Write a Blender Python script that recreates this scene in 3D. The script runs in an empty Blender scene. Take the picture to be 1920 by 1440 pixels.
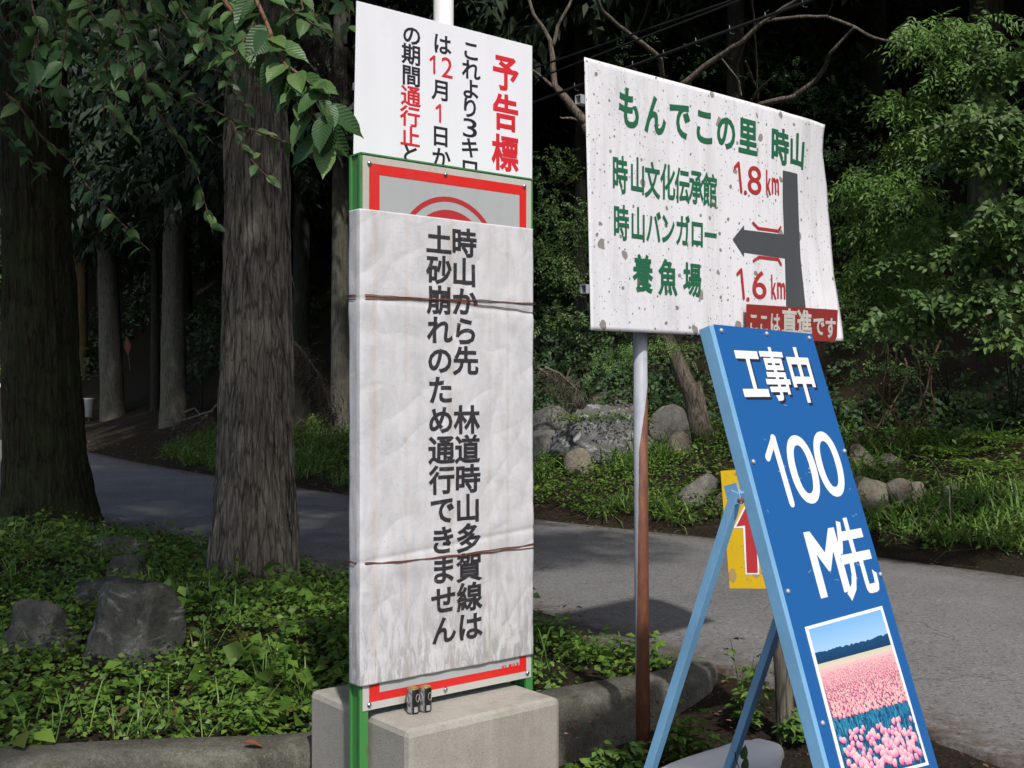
import bpy, math, random
import numpy as np
from mathutils import Vector, noise as mn
random.seed(7); rng = np.random.default_rng(7)
C = bpy.context.scene.collection
SC = bpy.context.scene

# ------------------------------------------------------------------ camera, world, sun, exposure
F, CX, HY, CZ = 2110.0, 960.0, 737.0, 1.70          # focal length, centre and horizon of the 1920 px photo; eye height
cam = bpy.data.cameras.new('camera'); co = bpy.data.objects.new('camera', cam); C.objects.link(co)
cam.sensor_width = 36; cam.lens = 36 * F / 1920; cam.shift_y = (HY - 720) / 1920
cam.clip_start = 0.05; cam.clip_end = 2000
co.location = (0, 0, CZ); co.rotation_euler = (math.radians(90), 0, 0); SC.camera = co
SX, SY, EL = 0.28, -0.96, math.radians(50)
w = bpy.data.worlds.new('World'); SC.world = w; w.use_nodes = True
nt = w.node_tree; nt.nodes.clear()
sky = nt.nodes.new('ShaderNodeTexSky'); sky.sky_type = 'NISHITA'; sky.sun_disc = False
sky.dust_density = 2.2; sky.air_density = .9; sky.ozone_density = .8; sky.sun_elevation = EL; sky.sun_rotation = math.atan2(SX, SY)
bg = nt.nodes.new('ShaderNodeBackground'); bg.inputs[1].default_value = 0.15
wo = nt.nodes.new('ShaderNodeOutputWorld'); nt.links.new(sky.outputs[0], bg.inputs[0]); nt.links.new(bg.outputs[0], wo.inputs[0])
sun = bpy.data.lights.new('sun', 'SUN'); sun.energy = 3.3; sun.angle = math.radians(1.8); sun.color = (1, .965, .93)
so = bpy.data.objects.new('sun', sun); C.objects.link(so); so.location = (10, -10, 20)
S = Vector((SX * math.cos(EL), SY * math.cos(EL), math.sin(EL)))
so.rotation_euler = S.to_track_quat('Z', 'Y').to_euler()
SC.view_settings.view_transform = 'Standard'; SC.view_settings.look = 'None'
SC.view_settings.exposure = 0.10; SC.view_settings.gamma = 1
SC.render.engine = 'CYCLES'
SC.cycles.max_bounces = 6; SC.cycles.transparent_max_bounces = 4; SC.cycles.diffuse_bounces = 3

# ------------------------------------------------------------------ helpers
def at(px, py, D):                       # the point D metres in front of the camera seen at a pixel of the photo
    return Vector(((px - CX) / F * D, D, CZ + (HY - py) / F * D))

class Nodes:
    def __init__(s, name):
        s.m = bpy.data.materials.new(name); s.m.use_nodes = True; s.t = s.m.node_tree; s.t.nodes.clear()
        s.out = s.n('OutputMaterial'); s._co = None
    def n(s, kind, **kw):
        x = s.t.nodes.new('ShaderNode' + kind)
        for k, v in kw.items():
            if k.startswith('i_'): x.inputs[k[2:].replace('_', ' ')].default_value = v
            else: setattr(x, k, v)
        return x
    def l(s, a, b): s.t.links.new(a, b)
    def co(s, scale=(1, 1, 1), which='Object'):
        tc = s.n('TexCoord'); mp = s.n('Mapping'); mp.inputs['Scale'].default_value = scale
        s.l(tc.outputs[which], mp.inputs[0]); return mp.outputs[0]
    def noise(s, scale, co=None, detail=6, rough=.6, dist=0):
        x = s.n('TexNoise'); x.inputs['Scale'].default_value = scale; x.inputs['Detail'].default_value = detail
        x.inputs['Roughness'].default_value = rough; x.inputs['Distortion'].default_value = dist
        s.l(co if co is not None else s.co(), x.inputs['Vector']); return x.outputs[0]
    def voro(s, scale, co=None, feature='F1', out=0, rnd=1):
        x = s.n('TexVoronoi', feature=feature); x.inputs['Scale'].default_value = scale
        x.inputs['Randomness'].default_value = rnd
        s.l(co if co is not None else s.co(), x.inputs['Vector']); return x.outputs[out]
    def ramp(s, fac, *stops):
        x = s.n('ValToRGB'); e = x.color_ramp.elements
        while len(e) < len(stops): e.new(.5)
        for k, (p, c) in enumerate(stops):
            e[k].position = p; e[k].color = (c, c, c, 1) if isinstance(c, (int, float)) else (*c, 1)
        s.l(fac, x.inputs[0]); return x.outputs[0]
    def mix(s, fac, a, b, mode='MIX'):
        x = s.n('Mix', data_type='RGBA', blend_type=mode)
        for v, i in ((fac, 0), (a, 6), (b, 7)):
            if isinstance(v, (int, float)): x.inputs[i].default_value = v if i == 0 else (v, v, v, 1)
            elif isinstance(v, tuple): x.inputs[i].default_value = (*v, 1)
            else: s.l(v, x.inputs[i])
        return x.outputs[2]
    def math(s, op, a, b=0, clamp=False):
        x = s.n('Math', operation=op, use_clamp=clamp)
        for v, i in ((a, 0), (b, 1)):
            if isinstance(v, (int, float)): x.inputs[i].default_value = v
            else: s.l(v, x.inputs[i])
        return x.outputs[0]
    def attr(s, name, out=2):
        x = s.n('Attribute', attribute_name=name); return x.outputs[out]
    def xyz(s, co):
        x = s.n('SeparateXYZ'); s.l(co, x.inputs[0]); return x.outputs
    def bsdf(s, col, rough=.8, bump=None, bs=.3, bd=.01, metal=0, spec=.5, translucent=0, coat=0):
        b = s.n('BsdfPrincipled'); b.inputs['Metallic'].default_value = metal
        b.inputs['Specular IOR Level'].default_value = spec; b.inputs['Coat Weight'].default_value = coat
        for v, k in ((col, 'Base Color'), (rough, 'Roughness')):
            if isinstance(v, tuple): b.inputs[k].default_value = (*v, 1)
            elif isinstance(v, (int, float)): b.inputs[k].default_value = v
            else: s.l(v, b.inputs[k])
        if bump is not None:
            bp = s.n('Bump'); bp.inputs['Strength'].default_value = bs; bp.inputs['Distance'].default_value = bd
            s.l(bump, bp.inputs['Height']); s.l(bp.outputs[0], b.inputs['Normal'])
        o = b.outputs[0]
        if translucent:
            t = s.n('BsdfTranslucent'); s.l(col, t.inputs[0]) if not isinstance(col, tuple) else None
            if isinstance(col, tuple): t.inputs[0].default_value = (*col, 1)
            ms = s.n('MixShader'); ms.inputs[0].default_value = translucent
            s.l(o, ms.inputs[1]); s.l(t.outputs[0], ms.inputs[2]); o = ms.outputs[0]
        s.l(o, s.out.inputs[0]); return s.m

def tag(o, label=None, cat=None, group=None, kind=None):
    for k, v in (('label', label), ('category', cat), ('group', group), ('kind', kind)):
        if v: o[k] = v
    return o
def thing(name, label, cat, loc, group=None):
    o = bpy.data.objects.new(name, None); C.objects.link(o); o.location = loc; o.empty_display_size = .1
    return tag(o, label, cat, group)

class MB:
    """collects vertices and faces in world coordinates; build() links them as one mesh object"""
    def __init__(s): s.v = []; s.f = []; s.mi = []; s.n = 0; s.col = []
    def add(s, v, f, mi=0, col=None):
        v = [tuple(p) for p in v]; s.v += v; s.f += [tuple(i + s.n for i in q) for q in f]; s.mi += [mi] * len(f)
        s.n += len(v); s.col += [col or (1, 1, 1)] * len(v) if not isinstance(col, list) else col; return s
    def hexa(s, c, mi=0):                 # eight corners: bottom loop then top loop
        return s.add(c, [(3, 2, 1, 0), (4, 5, 6, 7), (0, 1, 5, 4), (1, 2, 6, 5), (2, 3, 7, 6), (3, 0, 4, 7)], mi)
    def slab(s, corners, nrm, t, mi=0):   # planar outline thickened backwards along -nrm
        n = len(corners); a = [Vector(c) for c in corners]; b = [c - Vector(nrm) * t for c in a]
        f = [tuple(range(n)), tuple(range(2 * n - 1, n - 1, -1))] + [(i, i + n, (i + 1) % n + n, (i + 1) % n) for i in range(n)]
        return s.add(a + b, f, mi)
    def beam(s, p, q, u, wu, wv, mi=0):   # square tube from p to q; u a side direction
        p, q, u = Vector(p), Vector(q), Vector(u); d = (q - p).normalized(); u = (u - d * u.dot(d)).normalized(); v = d.cross(u)
        c = [a + u * (sx * wu / 2) + v * (sy * wv / 2) for a in (p, q) for sx, sy in ((-1, -1), (1, -1), (1, 1), (-1, 1))]
        return s.hexa(c, mi)
    def tube(s, pts, rad, seg=8, mi=0, cap=True):
        pts = [Vector(p) for p in pts]; n = len(pts); rad = [rad] * n if isinstance(rad, (int, float)) else rad
        up = None; vs = []
        for i, p in enumerate(pts):
            d = (pts[min(i + 1, n - 1)] - pts[max(i - 1, 0)]).normalized()
            if up is None: up = d.orthogonal().normalized()
            up = (up - d * up.dot(d)).normalized(); r = d.cross(up)
            vs += [p + (up * math.cos(a) + r * math.sin(a)) * rad[i] for a in (2 * math.pi * k / seg for k in range(seg))]
        f = [(i * seg + k, i * seg + (k + 1) % seg, (i + 1) * seg + (k + 1) % seg, (i + 1) * seg + k) for i in range(n - 1) for k in range(seg)]
        if cap: f += [tuple(range(seg - 1, -1, -1)), tuple(range((n - 1) * seg, n * seg))]
        return s.add(vs, f, mi)
    def mesh(s, name, mats, base=(0, 0, 0), smooth=False, col=False):
        b = Vector(base); me = bpy.data.meshes.new(name)
        me.from_pydata([(x - b.x, y - b.y, z - b.z) for x, y, z in s.v], [], s.f)
        for m in (mats if isinstance(mats, (list, tuple)) else [mats]): me.materials.append(m)
        me.polygons.foreach_set('material_index', s.mi)
        if smooth: me.polygons.foreach_set('use_smooth', [True] * len(s.f))
        if col:
            a = me.color_attributes.new('col', 'FLOAT_COLOR', 'POINT'); a.data.foreach_set('color', [x for c in s.col for x in (*c, 1)])
        me.update(); return me
    def build(s, name, mats, parent=None, base=None, smooth=False, label=None, col=False, bevel=0):
        b = Vector(base) if base is not None else (parent_base(parent) if parent else Vector((0, 0, 0)))
        o = bpy.data.objects.new(name, s.mesh(name, mats, b, smooth, col)); C.objects.link(o)
        if parent: o.parent = parent
        else: o.location = b
        if label: o['label'] = label
        if bevel:
            m = o.modifiers.new('bevel', 'BEVEL'); m.width = bevel; m.segments = 2; m.limit_method = 'ANGLE'
        return o
def parent_base(p):
    b = Vector((0, 0, 0))
    while p: b += p.location; p = p.parent
    return b
def np_object(name, v, f, mat, parent=None, base=(0, 0, 0), rnd=None, smooth=False, label=None):
    """v (N,3), f (M,k) numpy arrays -> one mesh object, quickly"""
    if parent: base = parent_base(parent)
    v = v - np.array(base); k = f.shape[1]; me = bpy.data.meshes.new(name)
    me.vertices.add(len(v)); me.vertices.foreach_set('co', v.astype(np.float32).ravel())
    me.loops.add(f.size); me.loops.foreach_set('vertex_index', f.astype(np.int32).ravel())
    me.polygons.add(len(f)); me.polygons.foreach_set('loop_start', np.arange(0, f.size, k, dtype=np.int32))
    if smooth: me.polygons.foreach_set('use_smooth', np.ones(len(f), bool))
    if rnd is not None:
        a = me.attributes.new('rnd', 'FLOAT', 'POINT'); a.data.foreach_set('value', rnd.astype(np.float32))
    me.materials.append(mat); me.update(calc_edges=True)
    o = bpy.data.objects.new(name, me); C.objects.link(o)
    if parent: o.parent = parent
    else: o.location = base
    if label: o['label'] = label
    return o
def nrmz(a): return a / np.maximum(np.linalg.norm(a, axis=1, keepdims=True), 1e-9)
def leaf_arrays(pos, d, n, L, W, fold=.12, droop=.15):
    """pos,d,n (N,3); L,W (N,) -> verts, tris, rnd.  Each leaf: four triangles folded on the midrib"""
    d = nrmz(d); s = nrmz(np.cross(d, n)); n = np.cross(s, d); L = L[:, None]; W = W[:, None]
    base = pos; tip = pos + d * L - n * L * droop
    l = pos + d * L * .42 + s * W * .5 + n * W * fold; r = pos + d * L * .42 - s * W * .5 + n * W * fold
    m = pos + d * L * .5
    v = np.stack([base, l, tip, r, m], 1).reshape(-1, 3); N = len(pos)
    t = np.array([[0, 4, 1], [1, 4, 2], [2, 4, 3], [3, 4, 0]])
    f = (np.arange(N)[:, None, None] * 5 + t[None]).reshape(-1, 3)
    return v, f, np.repeat(rng.random(N), 5)
def blade_arrays(pos, d, L, W, bend):
    """grass blades: rooted at pos, leaning along d (unit, mostly up), bending over"""
    N = len(pos); h = d * np.array([1, 1, 0]); h = nrmz(h + 1e-6); s = np.stack([-h[:, 1], h[:, 0], h[:, 2] * 0], 1)
    L = L[:, None]; W = W[:, None]; B = bend[:, None]; z = np.array([[0, 0, 1.0]])
    p1 = pos + d * L * .5 + h * L * B * .15; p2 = pos + d * L * .85 + h * L * B * .5; p3 = pos + d * L + h * L * B * .95 - z * L * B * .35
    v = np.stack([pos - s * W * .4, pos + s * W * .4, p1 - s * W * .5, p1 + s * W * .5, p2 - s * W * .35, p2 + s * W * .35, p3], 1).reshape(-1, 3)
    t = np.array([[0, 1, 3], [0, 3, 2], [2, 3, 5], [2, 5, 4], [4, 5, 6]])
    return v, (np.arange(N)[:, None, None] * 7 + t[None]).reshape(-1, 3), np.repeat(rng.random(N), 7)
def join(arrs):
    V, Fc, R, k = [], [], [], 0
    for v, f, r in arrs: V.append(v); Fc.append(f + k); R.append(r); k += len(v)
    return np.concatenate(V), np.concatenate(Fc), np.concatenate(R)
def rdir(N, up=0.0, spread=1.0):
    a = rng.normal(size=(N, 3)) * spread; a[:, 2] += up; return nrmz(a)

# ------------------------------------------------------------------ materials
def leaf_mat(name, a, b, c, tr=.3, rough=.45, veins=False, dry=None):
    k = Nodes(name); col = k.ramp(k.attr('rnd'), *([(0, a), (.5, b), (1, c)] if dry is None else [(0, dry), (.05, a), (.5, b), (1, c)]))
    col = k.mix(.25, col, k.ramp(k.noise(1.3, k.co(which='Object'), 2), (.3, .45), (.7, 1.2)), 'MULTIPLY')
    bump = None
    if veins:
        x = k.xyz(k.co()); wv = k.n('TexWave', wave_type='BANDS'); wv.bands_direction = 'Y'; wv.inputs['Scale'].default_value = 3.4
        cm = k.n('CombineXYZ'); k.l(x[0], cm.inputs[0]); k.l(k.math('SUBTRACT', x[1], k.math('MULTIPLY', k.math('ABSOLUTE', x[0]), .9)), cm.inputs[1])
        k.l(cm.outputs[0], wv.inputs[0]); bump = wv.outputs[0]
        col = k.mix(.35, col, k.ramp(bump, (0, .75), (1, 1.25)), 'MULTIPLY')
    return k.bsdf(col, rough, bump, .5, .002, translucent=tr, spec=.4)
M = {}
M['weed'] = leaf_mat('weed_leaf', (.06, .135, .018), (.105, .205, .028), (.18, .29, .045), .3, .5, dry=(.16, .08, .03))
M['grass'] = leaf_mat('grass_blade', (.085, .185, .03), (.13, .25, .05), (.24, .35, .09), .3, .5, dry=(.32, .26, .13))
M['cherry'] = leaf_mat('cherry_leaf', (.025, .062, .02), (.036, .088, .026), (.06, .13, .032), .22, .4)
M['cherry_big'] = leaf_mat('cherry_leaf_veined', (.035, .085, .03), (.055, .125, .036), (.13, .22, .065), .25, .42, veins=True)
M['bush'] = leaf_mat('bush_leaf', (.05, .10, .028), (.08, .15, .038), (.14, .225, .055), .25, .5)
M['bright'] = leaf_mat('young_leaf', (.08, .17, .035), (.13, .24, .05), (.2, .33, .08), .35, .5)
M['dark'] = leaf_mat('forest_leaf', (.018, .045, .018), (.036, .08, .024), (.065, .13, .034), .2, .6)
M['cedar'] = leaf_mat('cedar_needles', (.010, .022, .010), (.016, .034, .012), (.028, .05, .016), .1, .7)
M['deadleaf'] = leaf_mat('dead_leaf', (.05, .022, .014), (.11, .05, .03), (.24, .15, .08), .1, .8)
M['deadfrond'] = leaf_mat('dead_frond', (.06, .045, .035), (.10, .08, .06), (.16, .13, .1), .1, .9)

def bark(name, a, b, c, moss=0, vs=.09):
    k = Nodes(name); co = k.co((1, 1, vs)); n1 = k.noise(20, k.co((1, 1, vs * 1.7)), 8, .72, .5); n2 = k.noise(2.2, k.co((1, 1, .5)), 4); n3 = k.noise(60, k.co((1, 1, .25)), 5)
    n4 = k.noise(48, k.co((1, 1, vs * 1.2)), 7, .75, .8); col = k.mix(.65, k.ramp(n1, (.33, a), (.5, b), (.68, c)), k.ramp(n4, (.38, .25), (.5, .95), (.62, 1.5)), 'MULTIPLY')
    col = k.mix(k.ramp(n2, (.38, 0), (.62, .75)), col, k.ramp(n3, (.3, tuple(x * .55 for x in b)), (.7, tuple(x * 1.25 for x in b))))
    ce = k.voro(17, k.co((1, 1, .13)), 'DISTANCE_TO_EDGE'); cf = k.ramp(ce, (0, 1), (.09, 0)); col = k.mix(k.math('MULTIPLY', cf, .75), col, tuple(x * .35 for x in a)); n1 = k.math('SUBTRACT', n1, k.math('MULTIPLY', cf, .5))
    if moss: col = k.mix(k.ramp(k.noise(3, k.co(), 5), (.45, 0), (.65, moss)), col, (.05, .07, .02))
    return k.bsdf(col, .9, k.mix(.5, k.mix(.35, n1, n3), n4), 1, .03, spec=.2)
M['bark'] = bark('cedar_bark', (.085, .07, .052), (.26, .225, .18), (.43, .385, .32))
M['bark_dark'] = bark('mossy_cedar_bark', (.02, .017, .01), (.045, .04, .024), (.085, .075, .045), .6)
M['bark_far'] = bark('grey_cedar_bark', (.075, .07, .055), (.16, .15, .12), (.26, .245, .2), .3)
M['bark_deep'] = bark('shaded_cedar_bark', (.02, .018, .015), (.045, .042, .036), (.08, .075, .065), .3)  # darker copy of the cedar bark, forest shade put into its colour
M['bark_red'] = bark('brown_lit_bark', (.10, .07, .035), (.22, .155, .07), (.32, .24, .12), .3)  # brighter brown copy, the light on the trunk put into its colour
M['deadwood'] = bark('dead_wood', (.08, .065, .05), (.17, .14, .11), (.27, .23, .19), 0, .3)
M['twig'] = bark('twig_bark', (.06, .035, .025), (.13, .08, .055), (.22, .15, .11), 0, .5)
M['twig_red'] = bark('young_red_bark', (.12, .06, .035), (.24, .13, .08), (.33, .2, .13), 0, .5)
M['post_wood'] = bark('weathered_post', (.06, .05, .04), (.16, .14, .11), (.26, .23, .19), .5, .06)

def flat(name, col, rough=.5, bump_scale=None, var=.15, metal=0, spec=.5, coat=0, vscale=4):
    k = Nodes(name); n = k.noise(vscale, k.co(), 6)
    c = k.mix(1, col, k.ramp(n, (.25, 1 - var), (.75, 1 + var * .4)), 'MULTIPLY')
    return k.bsdf(c, rough, k.noise(bump_scale, k.co(), 4) if bump_scale else None, .25, .003, metal, spec, coat=coat)
def dirty(name, col, rough=.45, spots=0, streak=.5, dirt=(.22, .21, .2), amount=.5):
    """painted sheet: vertical dirt streaks, mould spots"""
    k = Nodes(name); st = k.noise(9, k.co((1, 1, .12)), 6, .7); fine = k.noise(45, k.co(), 5, .7)
    big = k.noise(2.3, k.co((1, 1, .6)), 4)
    c = k.mix(k.ramp(st, (.48, 0), (.75, streak)), col, dirt)
    c = k.mix(k.math('MULTIPLY', k.ramp(big, (.45, 0), (.7, 1)), k.ramp(fine, (.4, 0), (.75, amount))), c, dirt)
    if spots:
        for sc, lo, dens, cc in ((5.5, .085, .5, (.23, .2, .17)), (12, .07, .35, (.17, .16, .14)), (28, .09, .2, (.2, .19, .18)), (60, .10, .15, (.16, .15, .14))):
            v = k.n('TexVoronoi', feature='F1', voronoi_dimensions='2D'); v.inputs['Scale'].default_value = sc
            wv = k.n('VectorMath', operation='ADD'); ns = k.n('TexNoise'); ns.inputs['Scale'].default_value = sc * 3; c0_ = k.xyz(k.co()); cb2 = k.n('CombineXYZ'); k.l(k.math('MULTIPLY', c0_[0], 1.33), cb2.inputs[0]); k.l(c0_[2], cb2.inputs[1]); cs = cb2.outputs[0]
            k.l(cs, ns.inputs['Vector']); mv = k.n('VectorMath', operation='SCALE'); mv.inputs['Scale'].default_value = .25 / sc
            k.l(ns.outputs[1], mv.inputs[0]); k.l(cs, wv.inputs[0]); k.l(mv.outputs[0], wv.inputs[1]); k.l(wv.outputs[0], v.inputs['Vector'])
            cx = k.xyz(v.outputs[1]); sel = k.math('LESS_THAN', cx[0], dens)
            rad = k.math('MULTIPLY', cx[1], lo * 2)
            mk_ = k.math('MULTIPLY', sel, k.math('LESS_THAN', v.outputs[0], rad)); c = k.mix(k.math('MULTIPLY', mk_, spots), c, cc)
    return k.bsdf(c, rough, fine, .08, .002, spec=.5)
M['white_board'] = dirty('white_board_paint', (.80, .80, .82), .35, 0, .12, (.5, .5, .5), .15)
M['route_white'] = dirty('weathered_white_sheet', (.78, .77, .78), .4, .9, .38, (.30, .30, .30), .5)
M['pole_white'] = flat('white_pole_paint', (.82, .82, .8), .4)
M['plate_grey'] = dirty('grey_reflective_plate', (.42, .44, .43), .35, 0, .3, (.3, .31, .28), .4)
M['plate_edge'] = dirty('peeling_plate_edge', (.50, .50, .45), .5, 0, .5, (.42, .33, .2), .7)
M['red'] = dirty('red_film', (.68, .022, .018), .35, 0, .25, (.5, .1, .08), .5)
M['dull_red'] = dirty('faded_red_film', (.46, .03, .035), .4, 0, .2, (.3, .06, .05), .4)
M['red_ink'] = flat('red_ink', (.66, .02, .03), .45)
M['black_ink'] = flat('black_ink', (.016, .015, .018), .5)
M['print_ink'] = (lambda k: k.bsdf(k.mix(k.ramp(k.noise(38, k.co(), 8, .8), (.56, 0), (.70, .8)), (.028, .026, .028), (.16, .155, .155)), .55, k.noise(20, k.co(), 4), .4, .006))(Nodes('worn_black_print'))
def weathered_ink(name, col, rust):
    k = Nodes(name); n = k.noise(14, k.co(), 4, .6)
    return k.bsdf(k.mix(k.ramp(n, (.62, 0), (.68, .8)), col, rust), .5)
M['green_ink'] = weathered_ink('green_ink', (.018, .13, .06), (.12, .13, .08))
M['brown_red_ink'] = weathered_ink('brown_red_ink', (.42, .03, .03), (.3, .1, .08))
M['road_ink'] = dirty('grey_road_ink', (.068, .075, .08), .5, 0, .3, (.1, .09, .07), .4)
M['plate_red'] = dirty('weathered_red_plate', (.26, .025, .02), .5, 0, .5, (.14, .045, .035), .7)
M['white_ink'] = flat('white_ink', (.82, .84, .86), .4, var=.05)
M['cream_ink'] = flat('old_white_ink', (.52, .5, .45), .6, var=.3)
M['panel_blue'] = (lambda k: k.bsdf(k.mix(k.ramp(k.noise(60, k.co((1, .3, 1)), 8, .8), (.66, 0), (.74, .6)), (.016, .112, .335), (.12, .28, .5)), .35, k.noise(3, k.co(), 2), .08, .02, spec=.5))(Nodes('blue_panel_paint'))
M['scratch'] = flat('pale_scratch', (.35, .48, .62), .6, var=.5)
M['frame_blue'] = flat('light_blue_frame_paint', (.20, .43, .66), .4, 40, .2)
M['navy_ink'] = flat('dark_shadow_print', (.02, .02, .035), .5)
M['yellow'] = dirty('yellow_sheet', (.66, .42, .004), .45, .6, .25, (.35, .25, .05), .5)
M['green_paint'] = (lambda k: k.bsdf(k.mix(k.ramp(k.noise(9, k.co((1, 1, .3)), 7, .75), (.6, 0), (.7, .9)), (.055, .235, .058), (.13, .075, .03)), .4, k.noise(50, k.co(), 3), .15, .002))(Nodes('green_steel_paint'))
M['steel'] = flat('bolt_steel', (.55, .55, .55), .3, metal=1)
M['galv'] = flat('galvanised_steel', (.42, .44, .47), .45, 60, .25, metal=.35)
M['rust'] = flat('rusty_wire', (.17, .055, .03), .9, 80, .4)
def post_mat():
    k = Nodes('rusting_post'); co = k.co(); x = k.xyz(co)
    n = k.noise(5, k.co((1, 1, 1.5)), 6, .7)
    edge = k.math('SUBTRACT', k.math('ADD', k.math('SUBTRACT', k.math('ADD', x[0], .034), k.math('MULTIPLY', x[2], .010)), k.math('MULTIPLY', k.math('SUBTRACT', n, .5), .012)),
                  k.math('MAXIMUM', k.math('MULTIPLY', k.math('SUBTRACT', x[2], 1.68), .13), 0))
    top = k.math('LESS_THAN', x[2], k.math('ADD', 1.95, k.math('MULTIPLY', n, .1)))
    msk = k.math('MULTIPLY', k.math('GREATER_THAN', edge, .0), top)
    rustc = k.ramp(k.noise(30, k.co((1, 1, .25)), 6, .7), (.3, (.10, .035, .025)), (.55, (.19, .07, .035)), (.75, (.27, .12, .06)))
    grey = k.ramp(k.noise(18, k.co((1, 1, .5)), 4), (.3, (.30, .32, .35)), (.7, (.42, .44, .47)))
    return k.bsdf(k.mix(msk, grey, rustc), .6, k.math('ADD', k.noise(60, co, 3), msk), .3, .002)
M['post'] = post_mat()
def concrete(name, a, b, pits=.5, warm=1):
    k = Nodes(name); n = k.noise(5, k.co(), 8, .7); f = k.noise(120, k.co(), 4, .6); p = k.voro(55, k.co())
    c = k.ramp(n, (.3, a), (.7, b)); c = k.mix(.5, c, k.ramp(f, (.3, .7), (.7, 1.2)), 'MULTIPLY')
    st = k.noise(7, k.co((1, 1, .15)), 5); c = k.mix(k.ramp(st, (.5, 0), (.8, .5)), c, tuple(x * .55 for x in a))
    pit = k.ramp(p, (.05, 0), (.14, 1)); sel = k.noise(9, k.co(), 2); c = k.mix(k.math('MULTIPLY', k.math('SUBTRACT', 1, pit), k.ramp(sel, (.45, 0), (.55, pits))), c, (.08, .07, .06))
    c = k.mix(k.ramp(k.noise(2.5, k.co(), 8, .75), (.5, 0), (.62, .55)), c, tuple(x * .6 for x in a)); return k.bsdf(c, .9, k.mix(.5, f, pit), .6, .006, spec=.3)
M['concrete'] = concrete('cast_concrete', (.30, .28, .24), (.42, .395, .345))
def kerb_mat():
    k = Nodes('mossy_kerb_concrete'); n = k.noise(3.2, k.co(), 9, .75, .6); f = k.noise(70, k.co(), 6, .75); g = k.noise(9, k.co(), 8, .75)
    c = k.ramp(n, (.35, (.055, .052, .04)), (.55, (.13, .125, .10)), (.7, (.22, .21, .175))); c = k.mix(.7, c, k.ramp(f, (.35, .55), (.65, 1.4)), 'MULTIPLY')
    c = k.mix(k.ramp(g, (.55, 0), (.68, .7)), c, (.05, .055, .02)); c = k.mix(k.ramp(k.noise(130, k.co(), 3), (.62, 0), (.7, .6)), c, (.36, .33, .26))
    return k.bsdf(c, .95, k.mix(.5, g, f), .9, .02, spec=.2)
M['kerb'] = kerb_mat()
def rockmat(name, a, b, c, veins=0, moss=.5):
    k = Nodes(name); n = k.noise(3.5, k.co(), 9, .68, .4); f = k.noise(28, k.co(), 8, .75)
    col = k.ramp(n, (.3, a), (.5, b), (.72, c)); col = k.mix(.6, col, k.ramp(f, (.3, .55), (.7, 1.35)), 'MULTIPLY')
    if veins:
        v = k.noise(4, k.co((1, 1, 1.8)), 9, .75, 1.6); col = k.mix(k.ramp(v, (.53, 0), (.61, veins)), col, (.46, .46, .47))
    g = k.n('NewGeometry'); up = k.xyz(g.outputs['Normal'])[2]
    ms = k.math('MULTIPLY', k.ramp(k.noise(4, k.co(), 6), (.45, 0), (.6, 1)), k.ramp(up, (.2, 0), (.8, moss)))
    col = k.mix(ms, col, k.ramp(f, (.4, (.04, .055, .015)), (.6, (.13, .10, .03))))
    return k.bsdf(col, .9, k.mix(.5, n, f), 1, .05, spec=.25)
M['rock'] = rockmat('grey_rock', (.10, .095, .085), (.19, .18, .16), (.30, .285, .26), 0, .5)
M['rock_brown'] = rockmat('brown_rock', (.13, .11, .085), (.23, .20, .155), (.33, .29, .235), 0, .5)
M['rock_vein'] = rockmat('white_veined_rock', (.06, .06, .06), (.14, .14, .14), (.26, .26, .27), .9, .8)
M['rock_left'] = rockmat('dark_lichen_rock', (.035, .035, .03), (.09, .09, .08), (.21, .21, .20), .35, .35)
def ground_mat():
    k = Nodes('forest_soil'); n = k.noise(1.6, k.co(), 8, .7); f = k.noise(35, k.co(), 8, .8); v = k.voro(60, k.co(), 'F1', 1)
    c = k.ramp(f, (.3, (.012, .009, .007)), (.5, (.04, .028, .02)), (.7, (.09, .062, .042)))
    c = k.mix(.5, c, k.ramp(k.xyz(v)[0], (0, .5), (1, 1.6)), 'MULTIPLY')
    c = k.mix(k.ramp(n, (.45, 0), (.65, .6)), c, (.022, .03, .01))
    return k.bsdf(k.mix(.35, c, (.012, .012, .008)), .95, f, .8, .03, spec=.1)
M['ground'] = ground_mat()
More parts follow.
